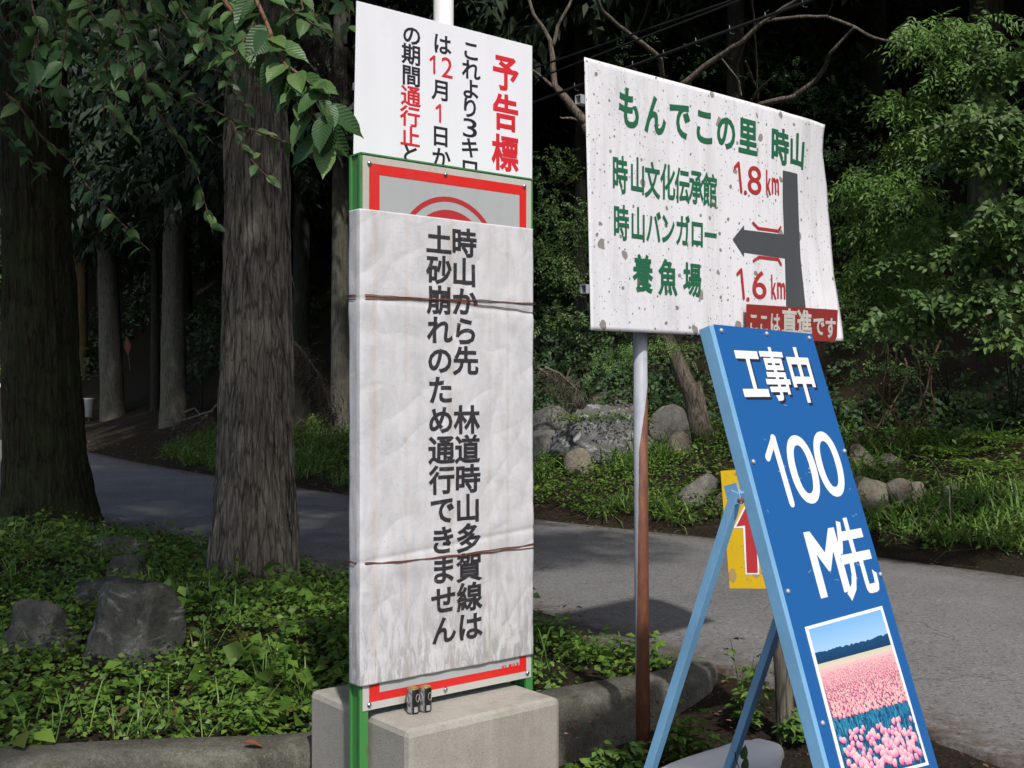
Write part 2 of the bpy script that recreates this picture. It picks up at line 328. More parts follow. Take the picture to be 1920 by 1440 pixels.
def asphalt():
    k = Nodes('old_asphalt'); n = k.noise(.7, k.co(), 5, .6); f = k.noise(150, k.co(), 5, .8); v = k.voro(58, k.co(), 'F1', 1)
    v2 = k.voro(240, k.co(), 'F1', 1)
    c = k.ramp(n, (.3, (.145, .143, .137)), (.7, (.20, .196, .188)))
    c = k.mix(.6, c, k.ramp(f, (.25, .5), (.75, 1.45)), 'MULTIPLY'); c = k.mix(.55, c, k.ramp(k.xyz(v)[0], (0, .2), (.2, .85), (.9, 1.15), (1, 1.7)), 'MULTIPLY')
    c = k.mix(.4, c, k.ramp(k.xyz(v2)[1], (0, .4), (1, 1.5)), 'MULTIPLY')
    cw = k.n('VectorMath', operation='ADD'); cn_ = k.n('TexNoise'); cn_.inputs['Scale'].default_value = 1.5; cn_.inputs['Detail'].default_value = 6; k.l(k.co(), cn_.inputs[0]); k.l(cn_.outputs[1], cw.inputs[0]); k.l(k.co(), cw.inputs[1])
    cr = k.ramp(k.voro(.55, cw.outputs[0], 'DISTANCE_TO_EDGE'), (0, .75), (.006, .0)); c = k.mix(k.math('MULTIPLY', cr, k.ramp(k.noise(.9, k.co(), 3), (.45, 0), (.55, 1))), c, (.05, .048, .045))
    e = k.ramp(k.attr('rnd'), (0, 1), (.07, .25), (.16, 0)); c = k.mix(k.math('MULTIPLY', e, k.ramp(k.noise(7, k.co(), 6, .7), (.35, 0), (.6, 1))), c, (.07, .045, .03))
    c = k.mix(k.ramp(k.noise(2.2, k.co((1, 1, 1)), 7, .75), (.62, 0), (.72, .35)), c, (.26, .235, .19))
    return k.bsdf(c, .9, k.mix(.5, f, k.xyz(v)[0]), .5, .006, spec=.25)
M['asphalt'] = asphalt()
def cover_mat():
    k = Nodes('dirty_white_vinyl'); x = k.xyz(k.attr('uvw', 1))            # x: metres along the face, y: height
    co_ = k.attr('uvw', 1); mp = k.n('Mapping'); mp.inputs['Scale'].default_value = (1, .22, 1); k.l(co_, mp.inputs[0])
    mp2 = k.n('Mapping'); k.l(co_, mp2.inputs[0])
    st = k.noise(14, mp.outputs[0], 7, .7); cl = k.noise(7, mp2.outputs[0], 7, .7, .8); fine = k.noise(90, mp2.outputs[0], 4)
    c = k.mix(k.ramp(st, (.4, 0), (.75, .5)), (.66, .65, .655), (.40, .39, .385))
    c = k.mix(k.ramp(cl, (.45, 0), (.7, .55)), c, (.42, .415, .41))
    low = k.ramp(x[1], (0, 1), (.55, 0)); blot = k.noise(28, mp.outputs[0], 6, .75, 1)
    c = k.mix(k.math('MULTIPLY', low, k.ramp(blot, (.47, 0), (.56, .7))), c, (.30, .29, .28))
    for u0, w0 in ((.19, .004), (.42, .006), (.635, .004), (.735, .003), (.035, .006)):
        d = k.math('ABSOLUTE', k.math('SUBTRACT', k.math('ADD', x[0], k.math('MULTIPLY', k.math('SUBTRACT', cl, .5), .012)), u0))
        c = k.mix(k.math('MULTIPLY', k.ramp(k.math('DIVIDE', d, w0 * 4), (0, .55), (1, 0)), k.ramp(cl, (.35, .0), (.65, .9))), c, (.47, .35, .22))
    c = k.mix(k.ramp(k.voro(16, mp2.outputs[0]), (.035, .5), (.05, 0)), c, (.25, .2, .18))
    return k.bsdf(c, .42, k.mix(.7, fine, k.noise(20, mp2.outputs[0], 5, .6, 1.2)), .35, .006, spec=.5)
M['cover'] = cover_mat()
M['bag'] = flat('white_sandbag_weave', (.84, .83, .80), .7, 160, .1)
M['bucket'] = flat('white_plastic', (.7, .72, .7), .4)
M['orange'] = flat('orange_marker', (.16, .04, .012), .6)
M['rail_white'] = flat('white_rail_paint', (.75, .76, .74), .45)
M['cable'] = flat('black_cable_sheath', (.02, .02, .022), .5)
def vcol(name, rough=.35):
    k = Nodes(name); return k.bsdf(k.attr('col', 0), rough, spec=.5)
M['vcol'] = vcol('printed_poster')
def can_mat():
    k = Nodes('printed_can'); x = k.xyz(k.co()); n = k.noise(120, k.co(), 3)
    ang = k.math('ARCTAN2', x[1], x[0]); z = x[2]
    pan = k.math('GREATER_THAN', k.math('SINE', k.math('MULTIPLY', ang, 2)), .1)
    c = k.mix(pan, (.02, .017, .02), k.ramp(n, (.4, (.10, .11, .12)), (.6, (.3, .3, .3))))
    low = k.math('MULTIPLY', k.math('LESS_THAN', z, .03), k.math('GREATER_THAN', z, .008))
    c = k.mix(k.math('MULTIPLY', low, k.math('GREATER_THAN', k.math('SINE', k.math('MULTIPLY', ang, 5)), -.2)), c, (.42, .42, .4))
    return k.bsdf(c, .3, metal=.3)
M['can'] = can_mat(); M['gold'] = flat('gold_can_rim', (.55, .36, .10), .3, metal=.7); M['silver_ink'] = flat('silver_print', (.5, .49, .42), .35)

# ------------------------------------------------------------------ ground: road edges, height
FAR = [(-300, 60), (-80, 62), (-30, 50), (-19, 42), (-12.5, 33), (-9.9, 28.7), (-6.1, 23), (-3.8, 20.2), (-2.64, 18.6), (.29, 15.07), (2.49, 13.1), (4.03, 11.5), (4.9, 10.2), (6.2, 8), (9, 4), (13, -3), (20, -15), (60, -60)]
NEAR = [(-300, 45), (-78, 50), (-32, 40), (-20, 32), (-14, 24.5), (-7.7, 16.8), (-5.2, 14.3), (-3.6, 13.0), (-2.2, 11.5), (.05, 8.9), (.85, 7.6), (1.5, 6.6), (2.08, 5.7), (2.27, 5.1), (2.8, 4), (5, 0), (8, -5), (15, -16), (50, -70)]
def sdist(P, line):                      # signed distance, positive to the left of the line's direction
    best = np.full(len(P), 1e9); sg = np.ones(len(P))
    for (ax, ay), (bx, by) in zip(line[:-1], line[1:]):
        dx, dy = bx - ax, by - ay; l2 = dx * dx + dy * dy
        t = np.clip(((P[:, 0] - ax) * dx + (P[:, 1] - ay) * dy) / l2, 0, 1)
        qx = P[:, 0] - ax - t * dx; qy = P[:, 1] - ay - t * dy; d = np.hypot(qx, qy)
        c = dx * (P[:, 1] - ay) - dy * (P[:, 0] - ax); u = d < best - 1e-7
        best = np.where(u, d, best); sg = np.where(u, np.sign(c), sg)
    return best * sg
KERB = [(-16, 4.3), (-9, 4.6), (-4, 4.78), (-2.3, 4.88), (-.94, 5.06), (-.2, 5.52), (.26, 5.85), (.675, 6.12), (1.0, 6.33), (1.2, 6.52), (1.26, 6.7), (1.2, 6.88), (1.02, 7.12), (.7, 7.55), (-.1, 8.75), (-2.35, 11.25), (-3.75, 12.7), (-5.4, 14.1), (-7.9, 16.5), (-14.3, 24.2)]
def sstep(x, a, b): t = np.clip((x - a) / (b - a), 0, 1); return t * t * (3 - 2 * t)
def height(P):
    P = np.atleast_2d(np.asarray(P, float))[:, :2]; X, Y = P[:, 0], P[:, 1]
    df = sdist(P, FAR); dn = -sdist(P, NEAR); di = sdist(P, KERB)       # di positive inside the island
    wob = .12 * np.sin(X * 1.7 + .6 * Y) + .1 * np.sin(Y * 2.3 - X) + .05 * np.sin(5 * X) * np.sin(4.3 * Y)
    d = np.maximum(df - .12, 0)
    far = .30 * np.minimum(d, 4.5) + .85 * np.clip(d - 4.5, 0, 42) + .1 * np.clip(d - 46.5, 0, 300)
    far = far * (1 + .25 * wob * sstep(d, .3, 3))
    near_ = -.24 * sstep(dn, .1, 1.3) + .03 * wob
    isl = .05 + .17 * sstep(di, .2, 2.5) + .05 * wob * sstep(di, .2, 1)
    isl = isl * sstep(di, .0, .12) + near_ * (1 - sstep(di, 0, .12))
    h = np.where(df > .0, far - .03 * (1 - sstep(df, .02, .15)), np.where(dn > .0, np.where(di > 0, isl, near_) - .03 * (1 - sstep(dn, .02, .15)), -.03))
    return h
def ground(px, py, lo=3, hi=90):          # where the sight line through a pixel meets the ground
    D = np.arange(lo, hi, .02); P = np.stack([(px - CX) / F * D, D], 1); z = CZ + (HY - py) / F * D
    i = np.nonzero(z <= height(P))[0]; i = i[0] if len(i) else len(D) - 1
    return Vector((P[i, 0], D[i], float(height(P[i:i + 1])[0])))
def axis(parts):
    return np.unique(np.concatenate([np.arange(a, b, s) for a, b, s in parts]).round(4))
gx = axis([(-900, -60, 60), (-60, -16, 2), (-16, -5, .3), (-5, 3, .09), (3, 9, .16), (9, 30, 1), (30, 60, 5), (60, 901, 60)])
gy = axis([(-300, -20, 40), (-20, 2, 1.5), (2, 4.3, .3), (4.3, 9, .07), (9, 20, .13), (20, 45, .5), (45, 120, 4), (120, 1500, 60)])
GX, GY = np.meshgrid(gx, gy); PP = np.stack([GX.ravel(), GY.ravel()], 1)
V = np.column_stack([PP, height(PP)]); nx = len(gx)
I = (np.arange(len(gy) - 1)[:, None] * nx + np.arange(nx - 1)[None]).ravel()
go = np_object('ground', V, np.stack([I, I + 1, I + nx + 1, I + nx], 1), M['ground'], smooth=True); go['kind'] = 'structure'
def resample(line, n):
    L = np.array(line, float); s = np.concatenate([[0], np.cumsum(np.hypot(*(L[1:] - L[:-1]).T))]); t = np.linspace(0, s[-1], n)
    return np.stack([np.interp(t, s, L[:, 0]), np.interp(t, s, L[:, 1])], 1)
def smooth_line(line, n, it=6):
    P = resample(line, n)
    for _ in range(it): P[1:-1] = (P[:-2] + 2 * P[1:-1] + P[2:]) / 4
    return P
A = smooth_line(FAR, 700, 12); NR = np.array(NEAR); B = []
for p in A:                               # nearest point of the near edge for each far-edge point
    b, bd = None, 1e9
    for a, c in zip(NR[:-1], NR[1:]):
        t = np.clip(np.dot(p - a, c - a) / np.dot(c - a, c - a), 0, 1); q = a + t * (c - a); dd = np.hypot(*(p - q))
        if dd < bd: b, bd = q, dd
    B.append(b)
B = np.array(B); K = 14; ts = np.array([0, 0, .02, .05, .1, .17, .25, .35, .5, .65, .75, .83, .9, .95, .98, 1.0, 1.0]); K = len(ts)
RV = np.stack([np.concatenate([A * (1 - t) + B * t, np.full((len(A), 1), .004 + .03 * math.sin(math.pi * t))], 1) for t in ts], 1)
for j in (1, K - 2): RV[:, j, :2] += rng.normal(size=(len(A), 2)) * .015
for j, j2 in ((0, 1), (K - 1, K - 2)): RV[:, j, :2] = RV[:, j2, :2] + (RV[:, j2, :2] - RV[:, K - 1 - j2, :2]) * .004; RV[:, j, 2] = -.10
idx = (np.arange(len(A) - 1)[:, None] * K + np.arange(K - 1)[None]).ravel()
ro = np_object('road', RV.reshape(-1, 3), np.stack([idx, idx + 1, idx + K + 1, idx + K], 1), M['asphalt'], smooth=True,
               rnd=np.tile(np.minimum(ts, 1 - ts), len(A))); ro['kind'] = 'structure'
# kerb round the planted island: one cast concrete edging
kp = smooth_line(KERB, 400, 3); mb = MB(); prof = [(0, -.45), (.0, .045), (.012, .082), (.045, .1), (.22, .103), (.25, .085), (.26, .0), (.26, -.3)]
kv = []
for i, p in enumerate(kp):
    d = kp[min(i + 1, len(kp) - 1)] - kp[max(i - 1, 0)]; d = d / np.hypot(*d); n = np.array([-d[1], d[0]])
    for o_, z in prof: kv.append((*(p + n * (o_ + .006 * math.sin(i * .7))), z + .004 * math.sin(i * .37)))
k_ = len(prof)
mb.add(kv, [(i * k_ + j, (i + 1) * k_ + j, (i + 1) * k_ + j + 1, i * k_ + j + 1) for i in range(len(kp) - 1) for j in range(k_ - 1)])
ke = mb.build('kerb', M['kerb'], smooth=True); ke['kind'] = 'structure'

# ------------------------------------------------------------------ planes and lettering
class Plane:
    def __init__(s, O, U, V=(0, 0, 1)):
        s.O = Vector(O); s.U = Vector(U).normalized(); s.V = Vector(V).normalized(); s.N = s.U.cross(s.V).normalized()
    def hit(s, px, py):                    # where a pixel's sight line meets the plane
        o = Vector((0, 0, CZ)); d = Vector(((px - CX) / F, 1, (HY - py) / F)); t = (s.O - o).dot(s.N) / d.dot(s.N); return o + d * t
    def uv(s, px, py): q = s.hit(px, py) - s.O; return q.dot(s.U), q.dot(s.V)
    def p(s, u, v, n=0): return s.O + s.U * u + s.V * v + s.N * n
def proj(P): return CX + P.x / P.y * F, HY - (P.z - CZ) / P.y * F
_g = {}
def glyph(ch, bold):
    if (ch, bold) in _g: return _g[ch, bold]
    c = bpy.data.curves.new('glyph', 'FONT'); c.body = ch; c.size = 1; c.resolution_u = 9 if ord(ch) < 128 else 3; c.bevel_depth = bold; c.bevel_resolution = 1
    o = bpy.data.objects.new('glyph', c); C.objects.link(o); dg = bpy.context.evaluated_depsgraph_get()
    me = bpy.data.meshes.new_from_object(o.evaluated_get(dg)); vs = [tuple(v.co) for v in me.vertices]; fs = [tuple(p.vertices) for p in me.polygons]
    bpy.data.objects.remove(o); bpy.data.curves.remove(c); bpy.data.meshes.remove(me)
    _g[ch, bold] = (vs, fs); return vs, fs
def scale_at(pl, px, py):
    u, v = pl.uv(px, py); P = pl.p(u, v); a = proj(P); b = proj(pl.p(u + .01, v)); c = proj(pl.p(u, v + .01))
    return u, v, .01 / math.hypot(b[0] - a[0], b[1] - a[1]), .01 / math.hypot(c[0] - a[0], c[1] - a[1])
def put(mb, pl, ch, px, py, wpx, hpx, bold=.03, n=.001, off=None, mi=0, cjk=True):
    """one character centred at a pixel, wpx/hpx its inked size"""
    vs, fs = glyph(ch, bold); u, v, su, sv = scale_at(pl, px, py)
    if cjk: cx, cy, iw, ih = .5, .38, .92, .92
    else:
        xs = [a[0] for a in vs]; ys = [a[1] for a in vs]; cx, cy = (min(xs) + max(xs)) / 2, (min(ys) + max(ys)) / 2; iw, ih = max(xs) - min(xs), max(ys) - min(ys)
    out = []
    for x, y, z in vs:
        uu = u + (x - cx) / iw * wpx * su; vv = v + (y - cy) / ih * hpx * sv
        out.append(pl.p(uu, vv, n + (z / bold if bold else 0) * .0004 + (off(uu, vv) if off else 0)))
    mb.add(out, fs, mi)
def stroke(mb, pl, pts, wpx, n=.001, mi=0, cap=True, off=None):
    """a painted stroke of constant width through pixels, round ends; laid out in the sign's own plane"""
    q = []; ws = []
    for px, py in pts: u, v, su, sv = scale_at(pl, px, py); q.append(Vector((u, v))); ws.append(wpx * (su + sv) / 2)
    for k, (a, b) in enumerate(zip(q[:-1], q[1:])):
        w_ = ws[0] / 2; d = (b - a).normalized(); e = Vector((-d.y, d.x)); ang = math.atan2(d.y, d.x); o = []
        for j in range(7): t = ang + math.pi / 2 + math.pi * j / 6; o.append(a + Vector((math.cos(t), math.sin(t))) * w_)
        for j in range(7): t = ang - math.pi / 2 + math.pi * j / 6; o.append(b + Vector((math.cos(t), math.sin(t))) * w_)
        mb.add([pl.p(x.x, x.y, n + .0001 * k + (off(x.x, x.y) if off else 0)) for x in o], [tuple(range(14))], mi)
def patch(mb, pl, pix, n=.001, mi=0, off=None):
    mb.add([pl.p(*pl.uv(x, y), n) for x, y in pix], [tuple(range(len(pix) - 1, -1, -1))], mi)
def dome(mb, c, n, r, mi=0):
    n = Vector(n).normalized(); a = n.orthogonal().normalized(); b = n.cross(a); vs = []
    for rr, hh in ((1, 0), (.9, .35), (.55, .65)): vs += [c + (a * math.cos(t) + b * math.sin(t)) * r * rr + n * r * hh for t in (math.pi * k / 5 for k in range(10))]
    vs.append(c + n * r * .8)
    mb.add(vs, [(i * 10 + k, i * 10 + (k + 1) % 10, i * 10 + 10 + (k + 1) % 10, i * 10 + 10 + k) for i in range(2) for k in range(10)] + [(20 + k, 20 + (k + 1) % 10, 30) for k in range(10)], mi)

# ------------------------------------------------------------------ the wrapped road-closed sign in its green steel frame
U1 = Vector((.779, .627, 0)); GZ = -.27
P1 = Plane((-.602, 4.6, 0), U1)                                       # front face of the steel frame
WD = .870
root = thing('road_sign', 'tall green-framed road sign wrapped in dirty white vinyl with two columns of black writing', 'road sign', P1.p(WD / 2, GZ))
top = P1.uv(686, 292)[1]; bot = P1.uv(683, 1333)[1]; topR = P1.uv(1000, 340)[1]; botR = P1.uv(990, 1270)[1]
def fr(u0, u1, v0, v1, n0, n1, mb, mi=0):
    mb.hexa([P1.p(u, v, n) for v in (v0, v1) for u, n in ((u0, n0), (u1, n0), (u1, n1), (u0, n1))], mi)
for u0 in (-.024, WD - .016):                                         # channel posts: web and two flanges
    m_ = MB(); fr(u0, u0 + .04, GZ - .2, top + .004, -.012, 0, m_); fr(u0, u0 + .04, GZ - .2, top + .004, -.085, -.073, m_)
    fr(u0 + .010, u0 + .016, GZ - .2, top + .002, -.073, -.012, m_); m_.build('post', M['green_paint'], root)
for v0 in (top - .02, bot + .03, (top + bot) / 2):
    m_ = MB(); fr(.017, WD - .017, v0 - .018, v0 + .018, -.05, -.012, m_); m_.build('rail', M['green_paint'], root)
m_ = MB(); fr(-.02, WD + .024, top + .0055, top + .012, -.09, .004, m_); m_.build('top_flange', M['green_paint'], root)
m_ = MB(); fr(-.012, WD + .012, bot, top, .001, .004, m_); plate = m_.build('sign_plate', M['plate_edge'], root)
Pp = Plane(P1.p(0, 0, .004), U1)
m_ = MB(); e = [(.018, .05), (WD - .022, .05)]
m_.add([Pp.p(u, v, .0006) for u, v in ((.05, bot + .06), (WD - .05, bot + .06), (WD - .05, top - .055), (.05, top - .055))], [(0, 1, 2, 3)]); m_.build('plate_ground', M['plate_grey'], root)
m_ = MB()
for q in (((.018, .068), (bot + .033, top - .028)), ((WD - .058, WD - .018), (bot + .033, top - .028))):
    (a, b), (c_, d_) = q; m_.add([Pp.p(a, c_, .0012), Pp.p(b, c_, .0012), Pp.p(b, d_, .0012), Pp.p(a, d_, .0012)], [(0, 1, 2, 3)])
for v0, v1 in ((top - .072, top - .028), (bot + .033, bot + .066)):
    m_.add([Pp.p(.018, v0, .0016), Pp.p(WD - .018, v0, .0016), Pp.p(WD - .018, v1, .0016), Pp.p(.018, v1, .0016)], [(0, 1, 2, 3)])
m_.build('red_border', M['red'], root)
m_ = MB(); cc, cv = WD * .485, top - .395
def ring(r0, r1, n, mi):
    k = 48; m_.add([Pp.p(cc + r * math.cos(t), cv + r * math.sin(t), n) for r in (r0, r1) for t in (2 * math.pi * i / k for i in range(k))], [(i, (i + 1) % k, k + (i + 1) % k, k + i) for i in range(k)] if r0 else [tuple(range(k, 2 * k))], mi)
ring(0, .215, .0010, 0); ring(.25, .272, .0012, 0); m_.build('red_symbol', M['dull_red'], root)
for u, v in ((.018, top - .03), (WD * .46, top - .03), (WD - .03, top - .03), (.018, bot + .022), (WD * .46, bot + .022), (WD - .012, bot + .022)):
    m_ = MB(); dome(m_, P1.p(u, v, .0062), P1.N, .0105); m_.build('bolt', M['steel'], root, smooth=True)
# vinyl cover wrapped over the front and the left side
ct, cb = P1.uv(684, 393)[1], P1.uv(686, 1284)[1]; w1, w2 = P1.uv(690, 556)[1], P1.uv(690, 1052)[1]
def wr(u, v):                              # the wrinkles, in metres above the tight surface
    a = mn.fractal(Vector((u * 3.4, v * .9, 3.1)), 1, 2, 3) * .0032 + mn.noise(Vector((u * 11 + v * 3, v * 2.2 - u * 2, 9))) * .0028
    a += abs(mn.noise(Vector((u * 5 - v * 4, v * 2.4 + u * 2, 5)))) ** .6 * .0055 + abs(mn.noise(Vector((u * 9 + v * 2.5, v * 1.1 - u, 15)))) * .004
    for w0 in (w1 - .01 - u * .02, w2 + .08 * u):
        a += (.0022 * math.exp(-((v - w0 + .05) / .04) ** 2) + .0022 * math.exp(-((v - w0 - .05) / .04) ** 2)) * (1 + mn.noise(Vector((u * 16, w0 * 9, 1)))) - .003 * math.exp(-((v - w0) / .012) ** 2)
    return max(a + .004, .0)
NU, NVv = 132, 330; vs, uvw = [], []; UC = [-.10 + (WD + .115) * i / NU for i in range(NU + 1)]; ic = min(range(NU + 1), key=lambda i: abs(UC[i] + .024)); UC[ic] = -.024
for j in range(NVv + 1):
    t = j / NVv
    for i in range(NU + 1):
        s_ = UC[i]; u = s_; v = cb + (ct - cb) * t
        v += (.010 * (mn.noise(Vector((s_ * 4, 7, 0)))) if j == 0 else 0)
        k = wr(s_, v)
        if s_ < -.0241: p = P1.p(-.028 - k * .7, v, -(-.024 - s_) * 1.0 + .006)
        elif i == ic: p = P1.p(-.0275 - k * .3, v, .0085 + k * .3)
        else: p = P1.p(s_, v, .008 + k)
        vs.append(p); uvw.append((s_, v - cb, 0))
q = [(j * (NU + 1) + i, j * (NU + 1) + i + 1, (j + 1) * (NU + 1) + i + 1, (j + 1) * (NU + 1) + i) for j in range(NVv) for i in range(NU)]
m_ = MB().add(vs, q); cover = m_.build('vinyl_cover', M['cover'], root, smooth=True)
a = cover.data.attributes.new('uvw', 'FLOAT_VECTOR', 'POINT'); a.data.foreach_set('vector', [x for c in uvw for x in c])
for e_ in cover.data.edges:
    if all(q_ % (NU + 1) == ic for q_ in e_.vertices): e_.use_edge_sharp = True
so_ = cover.modifiers.new('solid', 'SOLIDIFY'); so_.thickness = .0008; so_.offset = -1
Pc = Plane(P1.p(0, 0, .008), U1)
for txt, x0, y0, x1, y1 in (('時山から先　林道時山多賀線は', 868, 455, 879, 1173), ('土砂崩れのため通行できません', 821, 450, 830, 1180)):
    m_ = MB(); n_ = len(txt) - 1
    for k, ch in enumerate(txt):
        if ch != '　': put(m_, Pc, ch, x0 + (x1 - x0) * k / n_, y0 + (y1 - y0) * k / n_, 45, 51, .026, .0022, wr)
    o = m_.build('lettering', M['print_ink'], cover); o['label'] = 'black column of characters on the vinyl'
m_ = MB()
for k, ch in enumerate('SL-03'): put(m_, Pc, ch, 944 + k * 6.6, 1252 - k * 1.4, 5, 8, .03, -.002, cjk=False)
m_.build('lettering', M['red_ink'], root)
def wire(pix, dz=0):
    m_ = MB(); pts = []
    for t in np.linspace(0, 1, 60):
        x = np.interp(t, np.linspace(0, 1, len(pix)), [p[0] for p in pix]); y = np.interp(t, np.linspace(0, 1, len(pix)), [p[1] for p in pix])
        u, v = P1.uv(x, y + dz); pts.append(P1.p(u, v + .001 * math.sin(t * 40), .0115 + wr(u, v)))
    pts = [P1.p(-.036, P1.uv(*pix[0])[1] + .002, -.09), P1.p(-.038, P1.uv(*pix[0])[1], -.02)] + pts
    m_.tube(pts, .0017, 6); m_.build('binding_wire', M['rust'], root, smooth=True)
wire([(682, 553), (760, 558), (880, 565), (1000, 569)]); wire([(682, 561), (760, 561), (840, 564), (900, 573), (960, 580), (1000, 588)]); wire([(682, 555), (800, 560), (900, 562), (1000, 571)], 1)
wire([(682, 1056), (740, 1052), (830, 1043), (920, 1029), (996, 1020)]); wire([(682, 1054), (740, 1054), (830, 1041), (920, 1033), (996, 1026)]); wire([(682, 1057), (740, 1051), (830, 1044), (920, 1034), (996, 1018)])

# concrete block under the sign, and two cans on it
def rounded_block(name, c0, U, Bk, L, Dp, z0, z1, mat, r=.03, **kw):
    m_ = MB(); N_ = 14; U = Vector(U).normalized(); Bk = Vector(Bk).normalized(); c0 = Vector(c0)
    c = [c0 + U * a + Bk * b + Vector((0, 0, z)) for z in (z0, z1) for a, b in ((0, 0), (L, 0), (L, Dp), (0, Dp))]
    m_.hexa(c); return m_.build(name, mat, bevel=r, **kw)
Bk = Vector((-.627, .779, 0))
blk = rounded_block('concrete_block', (-.408, 4.42, 0), U1, Bk, .80, .80, -.45, .37, M['concrete'], .028, base=(-.2, 4.9, -.3))
tag(blk, 'weathered grey concrete block holding down the wrapped sign, two cans on top', 'concrete block')
for k, (px, py) in enumerate(((774.5, 1337), (797.5, 1333.5))):
    D = 1.33 * F / (py - HY); b = at(px, py, D); b.z = .3705
    r = thing('drink_can', ('small black and silver drink can, the left one of two on the concrete block', 'small black and silver drink can, the right one of two on the concrete block')[k], 'can', b, 'empty cans on the concrete block')
    prof = [(.0, .0), (.022, .0), (.0255, .003), (.0262, .008), (.0262, .096), (.0245, .101)]
    def lathe(prof, seg=28):
        m = MB(); vs = [b + Vector((rr * math.cos(t), rr * math.sin(t), z)) for rr, z in prof for t in (2 * math.pi * i / seg + k for i in range(seg))]
        return m.add(vs, [(j * seg + i, j * seg + (i + 1) % seg, (j + 1) * seg + (i + 1) % seg, (j + 1) * seg + i) for j in range(len(prof) - 1) for i in range(seg)])
    lathe(prof).build('can_body', M['can'], r, smooth=True)
    lathe([(.0245, .101), (.0248, .1035), (.0235, .1045), (.0222, .1015), (0, .1005)]).build('can_lid', M['gold'], r, smooth=True)
    m = MB()
    for a0 in (-2.45 + .15, -.75 + .1):
        pts = [b + Vector((.0268 * math.cos(a0 + .36 * math.cos(t)), .0268 * math.sin(a0 + .36 * math.cos(t)), .066 + .016 * math.sin(t))) for t in (2 * math.pi * i / 20 for i in range(21))]
        m.tube(pts, .0011, 5)
    m.build('printed_ring', M['silver_ink'], r, smooth=True)

# ------------------------------------------------------------------ white notice board on its pole, behind
P2 = Plane((-.702, 4.725, 0), U1); bp = ground(831, 1000)
pole_xy = P2.p(P2.uv(831, 300)[0] + .044, 0, -.06)
root = thing('notice_board', 'clean white notice board on a white pole, half hidden behind the wrapped road sign', 'notice board', (pole_xy.x, pole_xy.y, -.1))
m_ = MB(); cn = [P2.p(*P2.uv(x, y)) for x, y in ((656, 648), (998, 600), (998, 86), (668.5, 1))]
m_.slab(cn, P2.N, .004); m_.build('board', M['white_board'], root, bevel=.001)
m_ = MB(); m_.tube([(pole_xy.x, pole_xy.y, -.4), (pole_xy.x, pole_xy.y, 5.6)], .046, 28); m_.build('pole', M['pole_white'], root, smooth=True)
for zz in (3.0, 2.3):
    m_ = MB(); a, b = P2.p(.05, zz, -.013), P2.p(.95, zz, -.013); m_.beam(a, b, (0, 0, 1), .03, .016); m_.build('back_rail', M['galv'], root)
P2t = Plane(P2.p(0, 0, .0), U1)
def col(chars, mat, w_, h_, bold, pl, lab=None, par=root):
    m_ = MB()
    for ch, x, y in chars:
        if ch == '1': stroke(m_, pl, [(x - 6, y - 9), (x + 1, y - 15), (x + 1, y + 16)], w_ * .13); continue
        if ch in '23': put(m_, pl, ch, x, y, w_ * (.62 if ch == '2' else .78), h_ * .95, .003, cjk=False); continue
        put(m_, pl, ch, x, y, w_, h_, bold)
    o = m_.build('lettering', mat, par)
    if lab: o['label'] = lab
col([('予', 948, 137), ('告', 948, 211), ('標', 947, 287)], M['red_ink'], 47, 64, .030, P2t, 'large red heading')
col([('こ', 883, 95), ('れ', 883, 131), ('よ', 883, 167), ('り', 881, 202), ('3', 881, 240), ('キ', 881, 277), ('ロ', 881, 315)], M['black_ink'], 34, 37, .022, P2t)
col([('は', 829, 83), ('月', 827, 169), ('日', 826, 255), ('か', 827, 296)], M['black_ink'], 34, 38, .022, P2t)
col([('1', 813, 121), ('2', 838, 127), ('1', 824, 212)], M['red_ink'], 34, 40, .02, P2t, 'red numerals')
col([('の', 772, 66), ('期', 771, 102), ('間', 771, 142), ('と', 769, 288)], M['black_ink'], 35, 37, .022, P2t)
col([('通', 770, 180), ('行', 769, 218), ('止', 769, 256)], M['red_ink'], 36, 37, .022, P2t, 'red characters')

# ------------------------------------------------------------------ route sign with directions
U3 = Vector((.752, .66, 0)).normalized(); P3 = Plane((.3416, 5.3, 0), U3); pc = P3.p(.503, 0, -.095)
root = thing('route_sign', 'large spotted white direction sign with green writing and grey arrow on a rusty post', 'direction sign', (pc.x, pc.y, GZ))
edge = [(1096, 107), (1108, 619), (1338, 629.5), (1569, 640), (1571.5, 580), (1576, 505), (1577.5, 430), (1573, 350), (1561, 300), (1557, 285), (1556, 232)]
def curl(u, v):                            # the sheet's right edge bends and buckles
    a = max(0, (u - 1.28) / .5); return .030 * a * a * math.sin((v - .9) * 2.4) + 0.006 * a * abs(math.sin(v * 5 + u * 9)) + .001 * math.sin(u * 5 + v * 3)
NUu, NVr = 90, 60; vs = []
ys = [e[1] for e in edge[3:]][::-1]; xs = [e[0] for e in edge[3:]][::-1]
for j in range(NVr + 1):
    t = j / NVr; lx, ly = 1108 + (1096 - 1108) * t, 619 + (107 - 619) * t; ry = 640 + (232 - 640) * t; rx = float(np.interp(ry, ys, xs))
    a, b = P3.uv(lx, ly), P3.uv(rx, ry)
    for i in range(NUu + 1): s_ = i / NUu; u, v = a[0] + (b[0] - a[0]) * s_, a[1] + (b[1] - a[1]) * s_; vs.append(P3.p(u, v, curl(u, v)))
q = [(j * (NUu + 1) + i, j * (NUu + 1) + i + 1, (j + 1) * (NUu + 1) + i + 1, (j + 1) * (NUu + 1) + i) for j in range(NVr) for i in range(NUu)]
bd = MB().add(vs, q).build('board', M['route_white'], root, smooth=True); sm = bd.modifiers.new('s', 'SOLIDIFY'); sm.thickness = .003; sm.offset = -1
